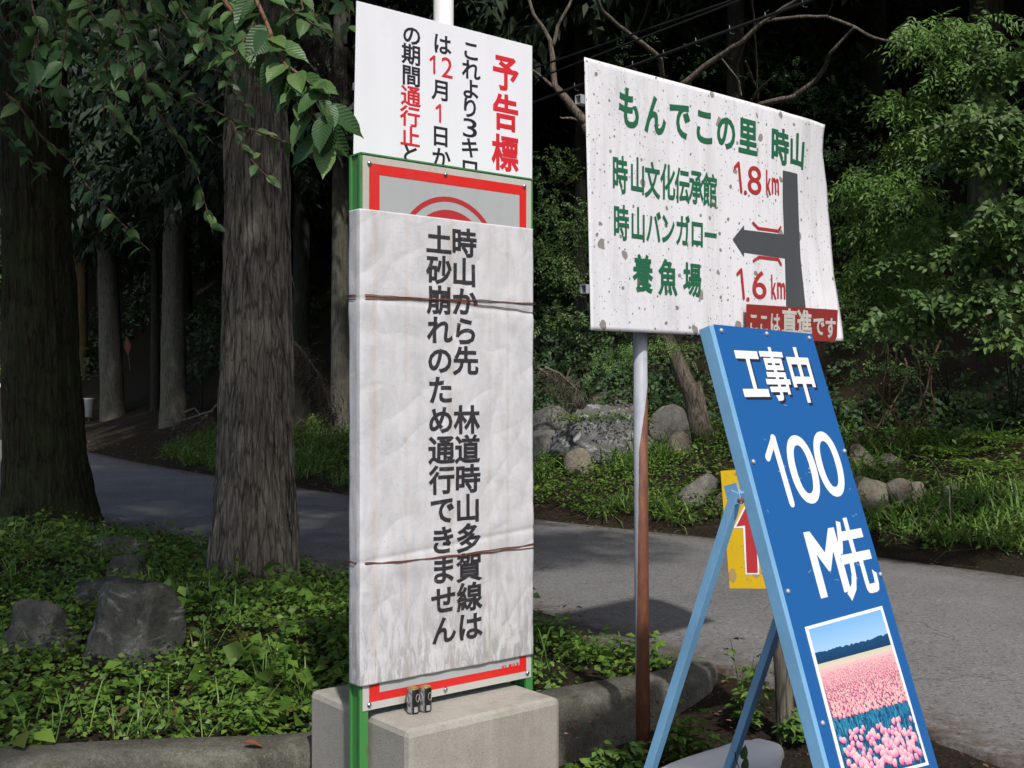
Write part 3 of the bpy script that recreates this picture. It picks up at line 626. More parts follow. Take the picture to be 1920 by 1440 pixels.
m_ = MB(); m_.tube([(pc.x + .012, pc.y, -.5), (pc.x, pc.y, .75), (pc.x - .012, pc.y, 2.6)], .036, 28); m_.build('post', M['post'], root, base=None, smooth=True)
for yy in (184, 541):
    u0, v0 = P3.uv(1091 if yy == 184 else 1101, yy); m_ = MB(); p = lambda u, v, n: P3.p(u, v, n)
    for (va, vb, na, nb) in ((.018, .021, -.042, -.004), (-.021, -.018, -.042, -.004), (-.018, .018, -.042, -.039), (-.018, .018, -.007, -.004)):
        m_.hexa([p(u, v0 + v, n - .003) for v in (va, vb) for u, n in ((u0, na), (u0 + 1.2, na), (u0 + 1.2, nb), (u0, nb))])
    m_.build('bracket_tube', M['galv'], root)
def row(chars, mat, w_, h_, bold, lab, par=root, n=.0025, wd=None, pl=P3, cj=True):
    m_ = MB()
    for k, (ch, x, y) in enumerate(chars):
        t = k / max(1, len(chars) - 1); put(m_, pl, ch, x, y, w_[0] + (w_[1] - w_[0]) * t, h_[0] + (h_[1] - h_[0]) * t, bold, n, curl, cjk=cj)
    o = m_.build('lettering', mat, par); o['label'] = lab
row([('も', 1180, 202), ('ん', 1228, 215), ('で', 1274, 224), ('こ', 1320, 236), ('の', 1361, 247), ('里', 1402, 256), ('時', 1464, 274), ('山', 1500, 281)], M['green_ink'], (42, 33), (76, 62), .030, 'green heading')
row([('時', 1162, 327), ('山', 1195, 329), ('文', 1223, 338), ('化', 1252, 341), ('伝', 1279, 348), ('承', 1305, 351), ('館', 1331, 357)], M['green_ink'], (28, 26), (68, 61), .022, 'first line of green characters')
row([('時', 1164, 417), ('山', 1196, 420), ('バ', 1225, 426), ('ン', 1252, 428), ('ガ', 1280, 432), ('ロ', 1307, 437), ('ー', 1332, 441)], M['green_ink'], (28, 25), (64, 56), .022, 'second line of green characters')
row([('養', 1205, 513), ('魚', 1252, 520), ('場', 1298, 524)], M['green_ink'], (35, 32), (68, 60), .026, 'third line of green characters')
m_ = MB()
for x1, y1, x8, y8, ch in ((1384, 333, 1413, 338, '8'), (1389, 533, 1422, 534, '6')):
    stroke(m_, P3, [(x1 - 7, y1 - 19), (x1, y1 - 27), (x1 + 5, y1 + 26)], 5.2, .003, off=curl)
    put(m_, P3, ch, x8 + 1, y8, 26, 53, .004, .003, curl, cjk=False)
    ux, uy = x1 + 12, y1 + 28; stroke(m_, P3, [(ux, uy), (ux + 1, uy + .2)], 6, .0036, off=curl)
    put(m_, P3, 'k', x8 + 28 , y8 + 4, 10, 46, .02, .003, curl, cjk=False); put(m_, P3, 'm', x8 + 42, y8 + 11, 15, 31, .02, .003, curl, cjk=False)
o = m_.build('lettering', M['brown_red_ink'], root); o['label'] = 'two red distances'
def cpatch(mb, pix, n):
    # subdivided so that it follows the buckled sheet
    L = [P3.uv(*p) for p in pix]; a, b, c, d = L; N1, N2 = 16, 16; vs = []
    for j in range(N2 + 1):
        t = j / N2
        for i in range(N1 + 1):
            s = i / N1; u = (a[0] * (1 - s) + b[0] * s) * (1 - t) + (d[0] * (1 - s) + c[0] * s) * t; v = (a[1] * (1 - s) + b[1] * s) * (1 - t) + (d[1] * (1 - s) + c[1] * s) * t
            vs.append(P3.p(u, v, n + curl(u, v)))
    mb.add(vs, [(j * (N1 + 1) + i, (j + 1) * (N1 + 1) + i, (j + 1) * (N1 + 1) + i + 1, j * (N1 + 1) + i + 1) for j in range(N2) for i in range(N1)])
m_ = MB(); cpatch(m_, [(1470, 319), (1500.5, 325), (1508, 577), (1473, 574)], .0028); cpatch(m_, [(1394, 431), (1471, 440), (1472, 484), (1394, 473)], .0030); cpatch(m_, [(1373, 448), (1394, 422), (1394, 481), (1373.5, 449)], .0034)
m_.build('road_arrow', M['road_ink'], root, smooth=True)
for pts in ([(1411, 418), (1421, 428), (1459, 433), (1464, 426)], [(1412, 489), (1422, 482), (1459, 486), (1464, 496)]):
    m_ = MB(); stroke(m_, P3, pts, 4.2, .0035, off=curl); m_.build('bridge_mark', M['brown_red_ink'], root)
m_ = MB(); P3b = Plane(P3.p(0, 0, .034), U3); cn = [P3b.p(*P3b.uv(x, y)) for x, y in ((1400, 633), (1569, 641), (1571, 581), (1400, 570))]
m_.slab(cn, P3.N, .003); sp = m_.build('sub_plate', M['plate_red'], root, label='small weathered red plate screwed to the lower right of the board')
m_ = MB()
for ch, x, y, w_, h_ in (('こ', 1413, 604, 17, 36), ('こ', 1432, 606, 17, 36), ('は', 1453, 605, 18, 36), ('直', 1480, 603, 27, 46), ('進', 1508, 605, 26, 46), ('で', 1535, 611, 21, 36), ('す', 1557, 615, 20, 38)):
    put(m_, P3b, ch, x, y, w_, h_, .034, .0015)
m_.build('lettering', M['cream_ink'], sp)

# ------------------------------------------------------------------ blue roadworks A-frame
D0 = 3.9; UA = Vector((.700, .714, 0)).normalized(); BA = Vector((-.714, .700, 0)).normalized(); th = math.atan(.308)
VA = Vector((BA.x * math.sin(th), BA.y * math.sin(th), math.cos(th)))
PA = Plane(at(1556, 1440, D0), UA, VA)
tl, tr = PA.uv(1338, 608), PA.uv(1522, 626); bl = (0, (GZ + .02 - PA.O.z) / VA.z); WA = .895; bv = bl[1]
root = thing('roadworks_sign', 'blue folding roadworks sign with white lettering above a picture of a tulip field', 'folding sign', PA.p(WA / 2, bv))
ur = PA.uv(1762, 1440)[0]
m_ = MB(); m_.slab([PA.p(0, bv, .0), PA.p(ur, bv, .0), PA.p(tr[0], tr[1], .0), PA.p(tl[0], tl[1], 0)], PA.N, .0015); m_.build('panel', M['panel_blue'], root)
for u0 in (.011, ur - .04):                # side tubes of the frame stand behind the panel's edges
    uo = tl[0] - .011 + .005 if u0 < .1 else tr[0] - ur + .02
    m_ = MB(); m_.beam(PA.p(u0 - .016, bv - .03, -.028), PA.p(u0 - .016 + uo * .6, tl[1] - .004, -.028), UA, .034, .052); m_.build('frame_tube', M['frame_blue'], root, bevel=.003)
m_ = MB(); m_.beam(PA.p(tl[0] + .02, tl[1] - .03, -.028), PA.p(tr[0] - .035, tr[1] - .03, -.028), VA, .034, .05); m_.build('frame_crossbar', M['frame_blue'], root)
m_ = MB(); m_.beam(PA.p(.03, bv + .1, -.028), PA.p(ur - .06, bv + .1, -.028), VA, .034, .05); m_.build('frame_crossbar', M['frame_blue'], root)
hz = PA.uv(1405, 925)
for k, uo in enumerate((-.005, .66)):      # rear legs hinged at the frame
    h = PA.p(hz[0] - .03 + uo, hz[1], -.058 if k else -.035); dv = Vector((BA.x * .36, BA.y * .36, -1)); L = (h.z - GZ) / 1.0
    m_ = MB(); m_.beam(h - dv * .02, h + dv * L, UA, .045, .034); m_.build('leg', M['frame_blue'], root, bevel=.003)
m_ = MB(); h = PA.p(hz[0] - .052, hz[1] + .005, -.035); m_.beam(h + VA * .04, h - VA * .035, UA, .006, .055); m_.build('hinge_plate', M['frame_blue'], root)
m_ = MB(); dome(m_, PA.p(hz[0] - .026 - .02, hz[1] - .02, -.012), -UA * .7 + PA.N, .013); m_.build('hinge_bolt', M['rust'], root, smooth=True)
for x, y in ((1352, 620), (1437, 626), (1517, 634), (1412, 866), (1583, 846), (1477, 1109), (1650, 1077), (1542, 1356)):
    m_ = MB(); u, v = PA.uv(x, y); dome(m_, PA.p(u, v, .001), PA.N, .0105); m_.build('rivet', M['galv'], root, smooth=True)
def arow(lst, mat, n, dx=0, dy=0, lab=None):
    m_ = MB()
    for ch, x, y, w_, h_, b, cj in lst:
        if ch == '1': stroke(m_, PA, [(1436 + 3, 858), (1450, 822)], 11, n); stroke(m_, PA, [(1449, 823), (1484, 943)], 12.5, n + .0003)
        else: put(m_, PA, ch, x + dx, y + dy, w_, h_, b, n, cjk=cj)
    o = m_.build('lettering', mat, root); o['label'] = lab
k3 = [('工', 1408, 699, 46, 104, .030, True), ('事', 1455, 701, 44, 100, .018, True), ('中', 1503, 703, 44, 102, .026, True)]
arow(k3, M['navy_ink'], .0008, 4, 5, 'dark drop shadow printed under the top characters'); arow(k3, M['white_ink'], .0016, lab='three white characters at the top')
arow([('1', 0, 0, 0, 0, 0, 0), ('0', 1506, 880, 50, 133, .006, False), ('0', 1554, 870, 46, 127, .006, False)], M['white_ink'], .0014, lab='white number 100')
arow([('M', 1551, 1054, 58, 126, .03, False), ('先', 1603, 1044, 60, 146, .020, True)], M['white_ink'], .0014, lab='white letter and character for ahead')
m_ = MB()
for _ in range(46):
    x, y = random.uniform(1350, 1720), random.uniform(640, 1430)
    if random.random() < .4: x, y = random.choice(((1585, 1075), (1600, 890), (1490, 890), (1620, 960))); x += random.gauss(0, 22); y += random.gauss(0, 12)
    u, v = PA.uv(x, y)
    if .02 < u < ur - .05 * (1 - y / 1440) - .05: stroke(m_, PA, [(x, y), (x + random.gauss(0, 5), y + random.gauss(0, 3))], random.uniform(.5, 1.6), .0006)
o = m_.build('scratches', M['scratch'], root); o['kind'] = 'stuff'
# the poster: a photograph of a tulip field, printed flat
pq = [PA.uv(1508, 1176), PA.uv(1653, 1136), PA.uv(1741, 1434), PA.uv(1585, 1474)]
def pst(s, t, n):                          # s across 0..1, t down 0..1 within the poster
    a, b, c, d = pq; u = (a[0] * (1 - s) + b[0] * s) * (1 - t) + (d[0] * (1 - s) + c[0] * s) * t; v = (a[1] * (1 - s) + b[1] * s) * (1 - t) + (d[1] * (1 - s) + c[1] * s) * t
    return PA.p(u, v, n)
m_ = MB(); m_.slab([pst(0, 1, .0022), pst(1, 1, .0022), pst(1, 0, .0022), pst(0, 0, .0022)], PA.N, .001); post_o = m_.build('poster', M['white_ink'], root)
m_ = MB(); ip = lambda s, t, n: pst(.035 + .93 * s, .02 + .96 * t, n)
def band(t0, t1, c0, c1, n, jag=0, k=40):
    vs = []; cs = []
    for i in range(k + 1): j = jag * (random.random() - .5) * 2; vs += [ip(i / k, t0 + j, n), ip(i / k, t1, n)]; cs += [c0, c1]
    m_.add(vs, [(2 * i, 2 * i + 1, 2 * i + 3, 2 * i + 2) for i in range(k)], 0, cs)
band(0, .24, (.20, .45, .80), (.42, .62, .86), .0025); band(.36, 1, (.62, .22, .30), (.02, .14, .24), .0026)
band(.165, .26, (.012, .07, .17), (.01, .04, .10), .0028, .008); band(.235, .275, (.62, .58, .42), (.68, .62, .47), .0030); band(.27, .40, (.80, .50, .50), (.72, .34, .40), .0032, .004)
band(.40, .62, (.60, .22, .32), (.25, .16, .28), .0033); band(.60, .70, (.02, .20, .36), (.02, .16, .32), .0034, .02); band(.68, 1, (.015, .11, .22), (.01, .08, .17), .0035)
for i in range(900):                       # blue-green stems
    s, t = random.random(), random.uniform(.56, 1); h_ = random.uniform(.03, .06); x = random.uniform(-.02, .02); cc_ = random.choice(((.03, .22, .40), (.01, .06, .12), (.06, .33, .45), (.02, .12, .25)))
    if s + x > 1 or s + x < 0 or t + h_ > 1: continue
    m_.add([ip(s, t, .0036 + i * 1e-6), ip(s + .009, t, .0036 + i * 1e-6), ip(min(1, s + .009 + x), t + h_, .0036 + i * 1e-6), ip(s + x, t + h_, .0036 + i * 1e-6)], [(0, 3, 2, 1)], 0, cc_)
tul = [(random.random(), random.uniform(.29, .60)) for _ in range(2300)] + [(random.random(), .69 + .31 * random.random() ** .85) for _ in range(230)]
tul.sort(key=lambda q: q[1])
for i, (s, t) in enumerate(tul):
    r = (.0035 + .013 * max(0, (t - .29)) / .3) if t < .65 else .028 + .035 * (t - .69)
    if t < .65 and random.random() < (t - .4) * 2.2: continue
    if t + r * .75 > 1 or s < r or s > 1 - r: continue
    k1 = random.random(); base_ = (.62 + .2 * k1, .045 + .10 * k1, .27 + .12 * k1) if t > .65 else (.74, .15 + .2 * k1, .27 + .15 * k1); tip_ = (.84, .48 + .2 * k1, .60) if t > .65 else (.84, .34 + .3 * k1, .42 + .1 * k1)
    o_ = [(-.6, -.9), (0, -1.25), (.6, -.9), (.85, 0), (.55, .8), (0, 1), (-.55, .8), (-.85, 0)]; n_ = .0042 + i * 1.2e-6; lean = random.uniform(-.2, .2)
    m_.add([ip(s + r * (x + lean * y) * .9, t + r * y * .62, n_) for x, y in o_], [(7, 6, 5, 4, 3, 2, 1, 0)], 0, [tip_ if y < -.5 else (base_ if y > .5 else tuple((a_ + b_) / 2 for a_, b_ in zip(tip_, base_))) for x, y in o_])
m_.build('tulip_picture', M['vcol'], post_o, col=True, label='printed photograph of pink tulips in rows under a blue sky')

# ------------------------------------------------------------------ yellow sign with red arrow on a wooden post
gp = ground(1459, 1392); UY = Vector((.93, .36, 0)).normalized(); PY = Plane((gp.x, gp.y - .06, 0), UY)
root = thing('arrow_sign', 'small yellow sign with a red arrow on a grey wooden post behind the folding sign', 'arrow sign', gp)
m_ = MB(); m_.slab([PY.p(*PY.uv(x, y)) for x, y in ((1368, 1103), (1472, 1104), (1461, 874), (1351, 883))], PY.N, .003); m_.build('board', M['yellow'], root)
m_ = MB(); patch(m_, PY, [(1393, 990), (1397.5, 1077), (1423.5, 1077), (1419, 990), (1437, 990), (1403, 934), (1375, 990)], .0012); m_.build('arrow_outline', M['white_ink'], root)
m_ = MB(); patch(m_, PY, [(1396.5, 985), (1400, 1074), (1420.5, 1074), (1416.5, 985), (1431, 987), (1403, 941), (1380, 987)], .0022); m_.build('arrow', M['dull_red'], root)
pts = [Vector((gp.x + .03 + .010 * math.sin(t * 9), gp.y + .015, gp.z - .2 + t * 1.45)) for t in np.linspace(0, 1, 14)]
m_ = MB(); m_.tube(pts, [.047 - .006 * t + .002 * math.sin(t * 31) for t in np.linspace(0, 1, 14)], 16); m_.build('wooden_post', M['post_wood'], root, smooth=True)
m_ = MB(); zc = at(1450, 1140, gp.y).z; c0 = Vector((gp.x + .02, gp.y + .01, zc))
pts = [c0 + Vector((.056 * math.cos(t), .056 * math.sin(t), .004 * t)) for t in np.linspace(0, 12.5, 60)] + [c0 + Vector((-.02 - .012 * i, -.06 - .004 * i, .045 - .012 * abs(i - 4))) for i in range(9)]
m_.tube(pts, .0018, 5); m_.build('binding_wire', M['rust'], root)

# ------------------------------------------------------------------ trees
def trunk_mesh(name, cen, rad, z0, z1, seg, rings, ridge, flare=.3, mat=None, parent=None, base=None, seed=0, fz=.28):
    zs = z0 + (z1 - z0) * (np.linspace(0, 1, rings) ** 1.25); vs = []
    for z in zs:
        c = cen(z); r0 = rad(z); fl = flare * math.exp(-(z - z0 - .25) / fz) if z > z0 + .1 else flare * 1.5
        for k in range(seg):
            a = 2 * math.pi * k / seg; x, y = math.cos(a), math.sin(a)
            n1 = mn.noise(Vector((x * 5 + seed, y * 5, z * .55))); n2 = mn.noise(Vector((x * 14, y * 14 + seed, z * .9))); n3 = mn.noise(Vector((x * 34, y * 34, z * 2.2 + seed)))
            lob = .5 + .5 * math.sin(a * 5 + seed + math.sin(a * 2) * 1.3)
            r = r0 * (1 + fl * (.45 + .75 * lob)) + ridge * (n1 * 1.5 + (abs(n2) - .25) * 2.4 + (abs(n3) - .2) * 1.5 + .8 * max(0, mn.noise(Vector((x * 9 + seed, y * 9, z * 1.6))) - .15))
            vs.append((c[0] + x * r, c[1] + y * r, z))
    i = (np.arange(rings - 1)[:, None] * seg + np.arange(seg)[None]).ravel(); j = np.where((i + 1) % seg == 0, i + 1 - seg, i + 1)
    return np_object(name, np.array(vs), np.stack([i, j, j + seg, i + seg], 1), mat, parent, base or (0, 0, 0), smooth=True)
def cone_crown(N, z0, z1, R, L, seed):
    g = np.random.default_rng(seed); t = g.random(N) ** .8; z = z0 + (z1 - z0) * t; a = g.random(N) * 2 * math.pi
    r = R * (1 - t) ** .75 * (.25 + .75 * np.sqrt(g.random(N))) + .2
    lump = 1 + .25 * np.sin(a * 3 + z * 1.3); r = r * lump
    o = np.stack([r * np.cos(a), r * np.sin(a), z - r * .22], 1)
    d = nrmz(np.stack([np.cos(a), np.sin(a), -.55 + .3 * g.normal(size=N)], 1) + g.normal(size=(N, 3)) * .3); n = nrmz(g.normal(size=(N, 3)) * .45 + [0, 0, 1]); s = nrmz(np.cross(d, n))
    P, Dv, Nn, LL = [], [], [], []
    for i in range(8):
        t_ = (i // 2 + 1) / 5; sd = 1 if i % 2 else -1; P.append(o + d * L * t_ + [0, 0, -.25 * L * t_ * t_]); Dv.append(d * .6 + s * sd * .7 + g.normal(size=(N, 3)) * .15 + [0, 0, -.25]); Nn.append(n); LL.append(L * .5 * (1.1 - t_ * .5) * (.7 + .6 * g.random(N)))
    LL = np.concatenate(LL); return leaf_arrays(np.concatenate(P), np.concatenate(Dv), np.concatenate(Nn), LL, LL * .34, .05, .3)
crown_meshes, trunk_meshes = [], []
for k in range(3):
    o = np_object('crown', *cone_crown(1900, 6.5, 22, 3.3, .95, 20 + k)[:2], M['cedar'], rnd=rng.random(1900 * 40)); crown_meshes.append(o.data); bpy.data.objects.remove(o)
    lx = .25 * math.sin(k * 2.1)
    o = trunk_mesh('trunk', lambda z: (lx * z / 20, 0), lambda z: max(.06, 1.0 - z / 26), -.8, 21, 26, 44, .045, .35, M['bark_deep'], seed=k * 3.3, fz=.5); trunk_meshes.append(o.data); bpy.data.objects.remove(o)
def cedar(x, y, z, r, label, group, mat='bark_deep', k=0, rot=0, lean=0, crown=True, s=1):
    t = thing('cedar_tree', label, 'tree', (x, y, z), group); t.rotation_euler = (0, lean, 0)
    tr = bpy.data.objects.new('trunk', trunk_meshes[k]); C.objects.link(tr); tr.parent = t; tr.scale = (r, r, s); tr.rotation_euler = (0, 0, rot)
    tr.material_slots[0].link = 'OBJECT'; tr.material_slots[0].material = M[mat]
    cr = bpy.data.objects.new('crown', crown_meshes[(k + 1) % 3]); C.objects.link(cr); cr.parent = t; cr.scale = (s, s, s); cr.rotation_euler = (0, 0, rot)
    return t
G_ = 'cedars of the forest edge beyond the road'
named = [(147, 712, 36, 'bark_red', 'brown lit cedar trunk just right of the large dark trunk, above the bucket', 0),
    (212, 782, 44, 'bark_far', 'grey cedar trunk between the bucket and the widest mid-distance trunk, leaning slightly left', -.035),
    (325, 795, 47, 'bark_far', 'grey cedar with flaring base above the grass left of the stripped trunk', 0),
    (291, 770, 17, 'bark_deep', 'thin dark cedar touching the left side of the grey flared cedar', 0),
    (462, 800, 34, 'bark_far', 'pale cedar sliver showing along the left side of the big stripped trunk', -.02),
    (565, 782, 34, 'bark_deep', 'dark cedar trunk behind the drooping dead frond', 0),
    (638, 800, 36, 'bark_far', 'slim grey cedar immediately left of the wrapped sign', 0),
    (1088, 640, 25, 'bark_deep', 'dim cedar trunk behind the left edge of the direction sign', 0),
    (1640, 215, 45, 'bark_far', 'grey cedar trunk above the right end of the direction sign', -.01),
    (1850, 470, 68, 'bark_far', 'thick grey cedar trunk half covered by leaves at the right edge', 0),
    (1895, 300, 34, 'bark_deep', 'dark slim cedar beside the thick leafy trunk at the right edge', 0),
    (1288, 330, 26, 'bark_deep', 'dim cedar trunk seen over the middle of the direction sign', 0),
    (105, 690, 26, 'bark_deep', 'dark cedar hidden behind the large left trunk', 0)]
spots = []
for i, (px, py, wp, mt, lb, ln) in enumerate(named):
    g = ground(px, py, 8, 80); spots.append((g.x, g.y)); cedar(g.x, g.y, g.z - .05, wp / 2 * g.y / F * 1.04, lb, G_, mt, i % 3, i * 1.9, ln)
cand = []
for _ in range(9000):
    y = random.uniform(16, 92); x = random.uniform(-.56, .56) * y + random.uniform(-3, 3)
    p = np.array([[x, y]]); d = float(sdist(p, FAR)[0])
    if d < 5.5 or d > 40: continue
    px = CX + x / y * F
    if y < 30 and any(abs(px - n_[0]) < 55 for n_ in named): continue
    if all((x - a) ** 2 + (y - b) ** 2 > (2.7 + .03 * y) ** 2 for a, b in spots):
        spots.append((x, y)); cand.append((x, y))
    if len(cand) >= 150: break
for i, (x, y) in enumerate(cand):
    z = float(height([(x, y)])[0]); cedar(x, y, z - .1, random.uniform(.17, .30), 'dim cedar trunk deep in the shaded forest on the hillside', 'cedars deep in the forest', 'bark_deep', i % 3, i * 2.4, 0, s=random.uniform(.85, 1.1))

for i, (x, y) in enumerate(((10.5, 12), (12.5, 15.5), (17, 15), (9.2, 16.5), (11.5, 20))):  # cedars out of view, added to cast shade on the hillside
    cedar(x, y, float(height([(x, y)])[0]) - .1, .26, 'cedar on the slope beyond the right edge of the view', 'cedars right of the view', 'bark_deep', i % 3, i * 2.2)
# the two big cedars on the planted island
def big_cedar(px0, py0, prof, label, mat, seg, rings, ridge, seed, k):
    g = ground(px0, py0); D = g.y; t = thing('cedar_tree', label, 'tree', g, 'big cedars on the planted island')
    zz = [CZ + (HY - p[0]) / F * D for p in prof]; cc = [(p[1] + p[2]) / 2 for p in prof]; ww = [(p[2] - p[1]) / 2 for p in prof]
    cen = lambda z: ((float(np.interp(z, zz, cc)) - CX) / F * D, D); rad = lambda z: float(np.interp(z, zz, ww)) / F * D
    trunk_mesh('trunk', cen, rad, g.z - .25, g.z + 13, seg, rings, ridge, .10, M[mat], t, seed=seed)
    c = bpy.data.objects.new('crown', crown_meshes[k]); C.objects.link(c); c.parent = t; c.location = (0, 0, 1.6); c.scale = (1.15, 1.15, 1); return g
gm = big_cedar(472, 1095, [(1120, 390, 556), (1050, 397, 553), (980, 402, 553), (900, 411, 552), (700, 418, 547), (500, 424, 541), (300, 425, 536), (0, 427, 529)][::-1][::-1], 'big cedar with peeling grey-brown bark standing left of the wrapped sign', 'bark', 230, 420, .016, 1.7, 0)
gl = big_cedar(93, 985, [(1010, 6, 184), (940, 10, 172), (850, 12, 158), (700, 10, 145), (500, 10, 131), (200, 8, 121), (0, 6, 116)], 'big dark mossy cedar at the left edge', 'bark_dark', 150, 240, .018, 5.1, 1)

# strips of peeling bark on the near cedar
par = [o for o in C.objects if o.name.startswith('cedar_tree') and 'peeling' in o.get('label', '')][0]
bs = []; g_ = np.random.default_rng(4)
N = 900; a = g_.uniform(math.pi * 1.02, math.pi * 1.98, N); z = g_.uniform(gm.z + .15, 4.6, N)
prof_r = np.interp(CZ - (0), [0], [0])
def mid_r(z): y = HY - (z - CZ) / gm.y * F; return np.interp(y, [0, 300, 500, 700, 900, 980, 1050, 1120], [51, 55.5, 58.5, 64.5, 70.5, 75.5, 78, 83]) / F * gm.y
def mid_c(z): y = HY - (z - CZ) / gm.y * F; return (np.interp(y, [0, 300, 500, 700, 900, 980, 1050, 1120], [478, 480.5, 482.5, 482.5, 481.5, 477.5, 475, 473]) - CX) / F * gm.y
r_ = mid_r(z) * 1.012 + .002; pos = np.stack([mid_c(z) + r_ * np.cos(a), gm.y + r_ * np.sin(a), z], 1)
nn = np.stack([np.cos(a), np.sin(a), 0 * a], 1); dd = np.stack([g_.normal(size=N) * .06, g_.normal(size=N) * .06, -np.ones(N)], 1)
v, f, r = leaf_arrays(pos, dd, nn, g_.uniform(.05, .34, N), g_.uniform(.008, .034, N), .15, -.10)
o = np_object('bark_strips', v, f, M['bark'], par, rnd=r); o['kind'] = 'stuff'

# ------------------------------------------------------------------ leaves: sprays, cherry leaf objects
def sprays(o, r, n, k, L, leaf, wid, pair=.75, taper=.35):
    """compound leaves or leafy shoots: N sprays, k leaves each"""
    N = len(o); r = nrmz(r); s = nrmz(np.cross(r, n)); n = np.cross(s, r); out_p, out_d, out_n, out_L = [], [], [], []
    for i in range(k):
        t = (i // 2 + 1) / (k // 2 + 1) if i < k - 1 else 1.0; side = (1 if i % 2 else -1) if i < k - 1 else 0
        drop = np.array([[0, 0, -1.0]]) * (t * t * .28)
        out_p.append(o + (r * t + drop) * L[:, None]); out_d.append(r * (.55 if side else 1) + s * side * pair + rng.normal(size=(N, 3)) * .12 + [0, 0, -.22])
        out_n.append(n + rng.normal(size=(N, 3)) * .22); out_L.append(leaf * (1 - taper * abs(t - .5)) * rng.uniform(.8, 1.15, N))
    Lf = np.concatenate(out_L)
    return leaf_arrays(np.concatenate(out_p), np.concatenate(out_d), np.concatenate(out_n), Lf, Lf * wid * rng.uniform(.85, 1.15, len(Lf)), .08, .18)
def blob_pts(blobs, per):
    P, O = [], []
    for b in blobs:
        px, py, D, rx, ry = b[:5]; N = int(per * rx * ry / 2500 * (b[5] if len(b) > 5 else 1)) + 2
        u = rng.normal(size=(N, 3)); u = nrmz(u) * (rng.random((N, 1)) ** .45); dz = rx * D / F * .8
        P.append(np.stack([(px + u[:, 0] * rx - CX) / F * D, D + u[:, 1] * dz, CZ + (HY - py - u[:, 2] * ry) / F * D], 1)); O.append(u)
    return np.concatenate(P), np.concatenate(O)
def stem_tree(root, base, tips, r0, mat, name='branch', wob=.15):
    for i, tp in enumerate(tips):
        tp = Vector(tp); base = Vector(base); m = base.lerp(tp, .5) + Vector((random.uniform(-wob, wob), random.uniform(-wob, wob), .25 * (tp - base).length * .5))
        pts = [base.lerp(m, t) * (1 - t) + m.lerp(tp, t) * t for t in np.linspace(0, 1, 10)]
        MB().tube(pts, [r0 * (1 - .85 * t) + .003 for t in np.linspace(0, 1, 10)], 7).build(name, mat, root, smooth=True)

def leafy(name, label, cat, blobs, per, kind, mat, basep, D, extra=None, nobj=0, group=None):
    g = ground(*basep) if isinstance(basep, tuple) else basep
    t = thing(name, label, cat, g, group); P, O = blob_pts(blobs, per)
    up = np.array([[0, -.35, .9]])
    r = O * .7 + rng.normal(size=P.shape) * .45 + [0, -.25, -.05]; n = up + rng.normal(size=P.shape) * .35
    if kind == 'ash': v, f, rr = sprays(P, r + [0, 0, -.35], n, 9, rng.uniform(.20, .32, len(P)), .085, .30, .8)
    elif kind == 'broad': v, f, rr = sprays(P, r, n, 6, rng.uniform(.16, .28, len(P)), .095, .62, .9)
    elif kind == 'small': v, f, rr = sprays(P, r, n, 8, rng.uniform(.14, .25, len(P)), .055, .5, .8)
    elif kind == 'fine': v, f, rr = sprays(P, r, n, 11, rng.uniform(.14, .25, len(P)), .04, .38, .9)
    o = np_object('foliage', v, f, M[mat], t, rnd=rr); o['kind'] = 'stuff'
    if kind in ('ash', 'broad'): stem_tree(t, g, [at(b[0], b[1], b[2]) for b in blobs[::max(1, len(blobs) // 3)]], .010, M['bark_deep'])
    return t
ash = leafy('ash_tree', 'bright green young ash tree with drooping narrow leaflets to the right of the direction sign', 'tree',
    [(1700, 190, 11.5, 55, 45), (1745, 60, 11.2, 60, 48), (1850, 45, 11.2, 45, 38, .6), (1715, 265, 11.6, 60, 45), (1640, 340, 11.8, 62, 45), (1690, 350, 11.4, 60, 50, .8), (1620, 425, 12, 45, 50), (1690, 440, 11.8, 60, 50, .8),
     (1600, 505, 12, 34, 45), (1655, 545, 12, 55, 45, .8), (1745, 420, 11.3, 45, 40, .6), (1730, 520, 11.5, 45, 40, .6), (1640, 605, 12.2, 45, 30), (1600, 360, 12.4, 35, 35, .7), (1785, 130, 11.2, 45, 40, .6), (1650, -110, 12.5, 90, 60, .6), (1820, -120, 12, 90, 60, .6), (1480, -170, 13.5, 90, 60, .5)], 100, 'ash', 'bright', (1780, 770), 12)  # the clumps above the frame are added to shade the slope
brd = leafy('broadleaf_tree', 'dull green broad-leaved tree filling the right edge in front of the thick trunk', 'tree',
    [(1880, 130, 10.5, 60, 45), (1850, 230, 10.3, 80, 50), (1905, 300, 10, 55, 55), (1800, 300, 10.6, 50, 40, .7), (1895, 420, 9.8, 60, 60), (1840, 470, 10.2, 60, 45), (1770, 560, 10.4, 75, 35), (1880, 560, 9.9, 60, 50), (1700, 600, 10.8, 60, 35), (1900, 640, 9.8, 35, 35, .6), (1700, 480, 11, 50, 40, .5), (1780, 400, 10.8, 40, 40, .5), (2060, 100, 10.4, 110, 90, .6), (2140, 330, 10, 110, 90, .6), (2020, -120, 11, 110, 80, .6), (2220, -60, 11, 130, 100, .5), (2050, 560, 9.6, 90, 80, .6), (2110, 20, 13, 120, 100), (2280, 120, 12, 130, 100), (2050, -190, 15, 140, 90), (2240, -150, 15, 140, 90), (1830, -230, 16, 130, 80), (2400, -60, 13, 130, 100)], 85, 'broad', 'bush', (1900, 800), 10)  # clumps above and right of the frame added to darken the bank with shade
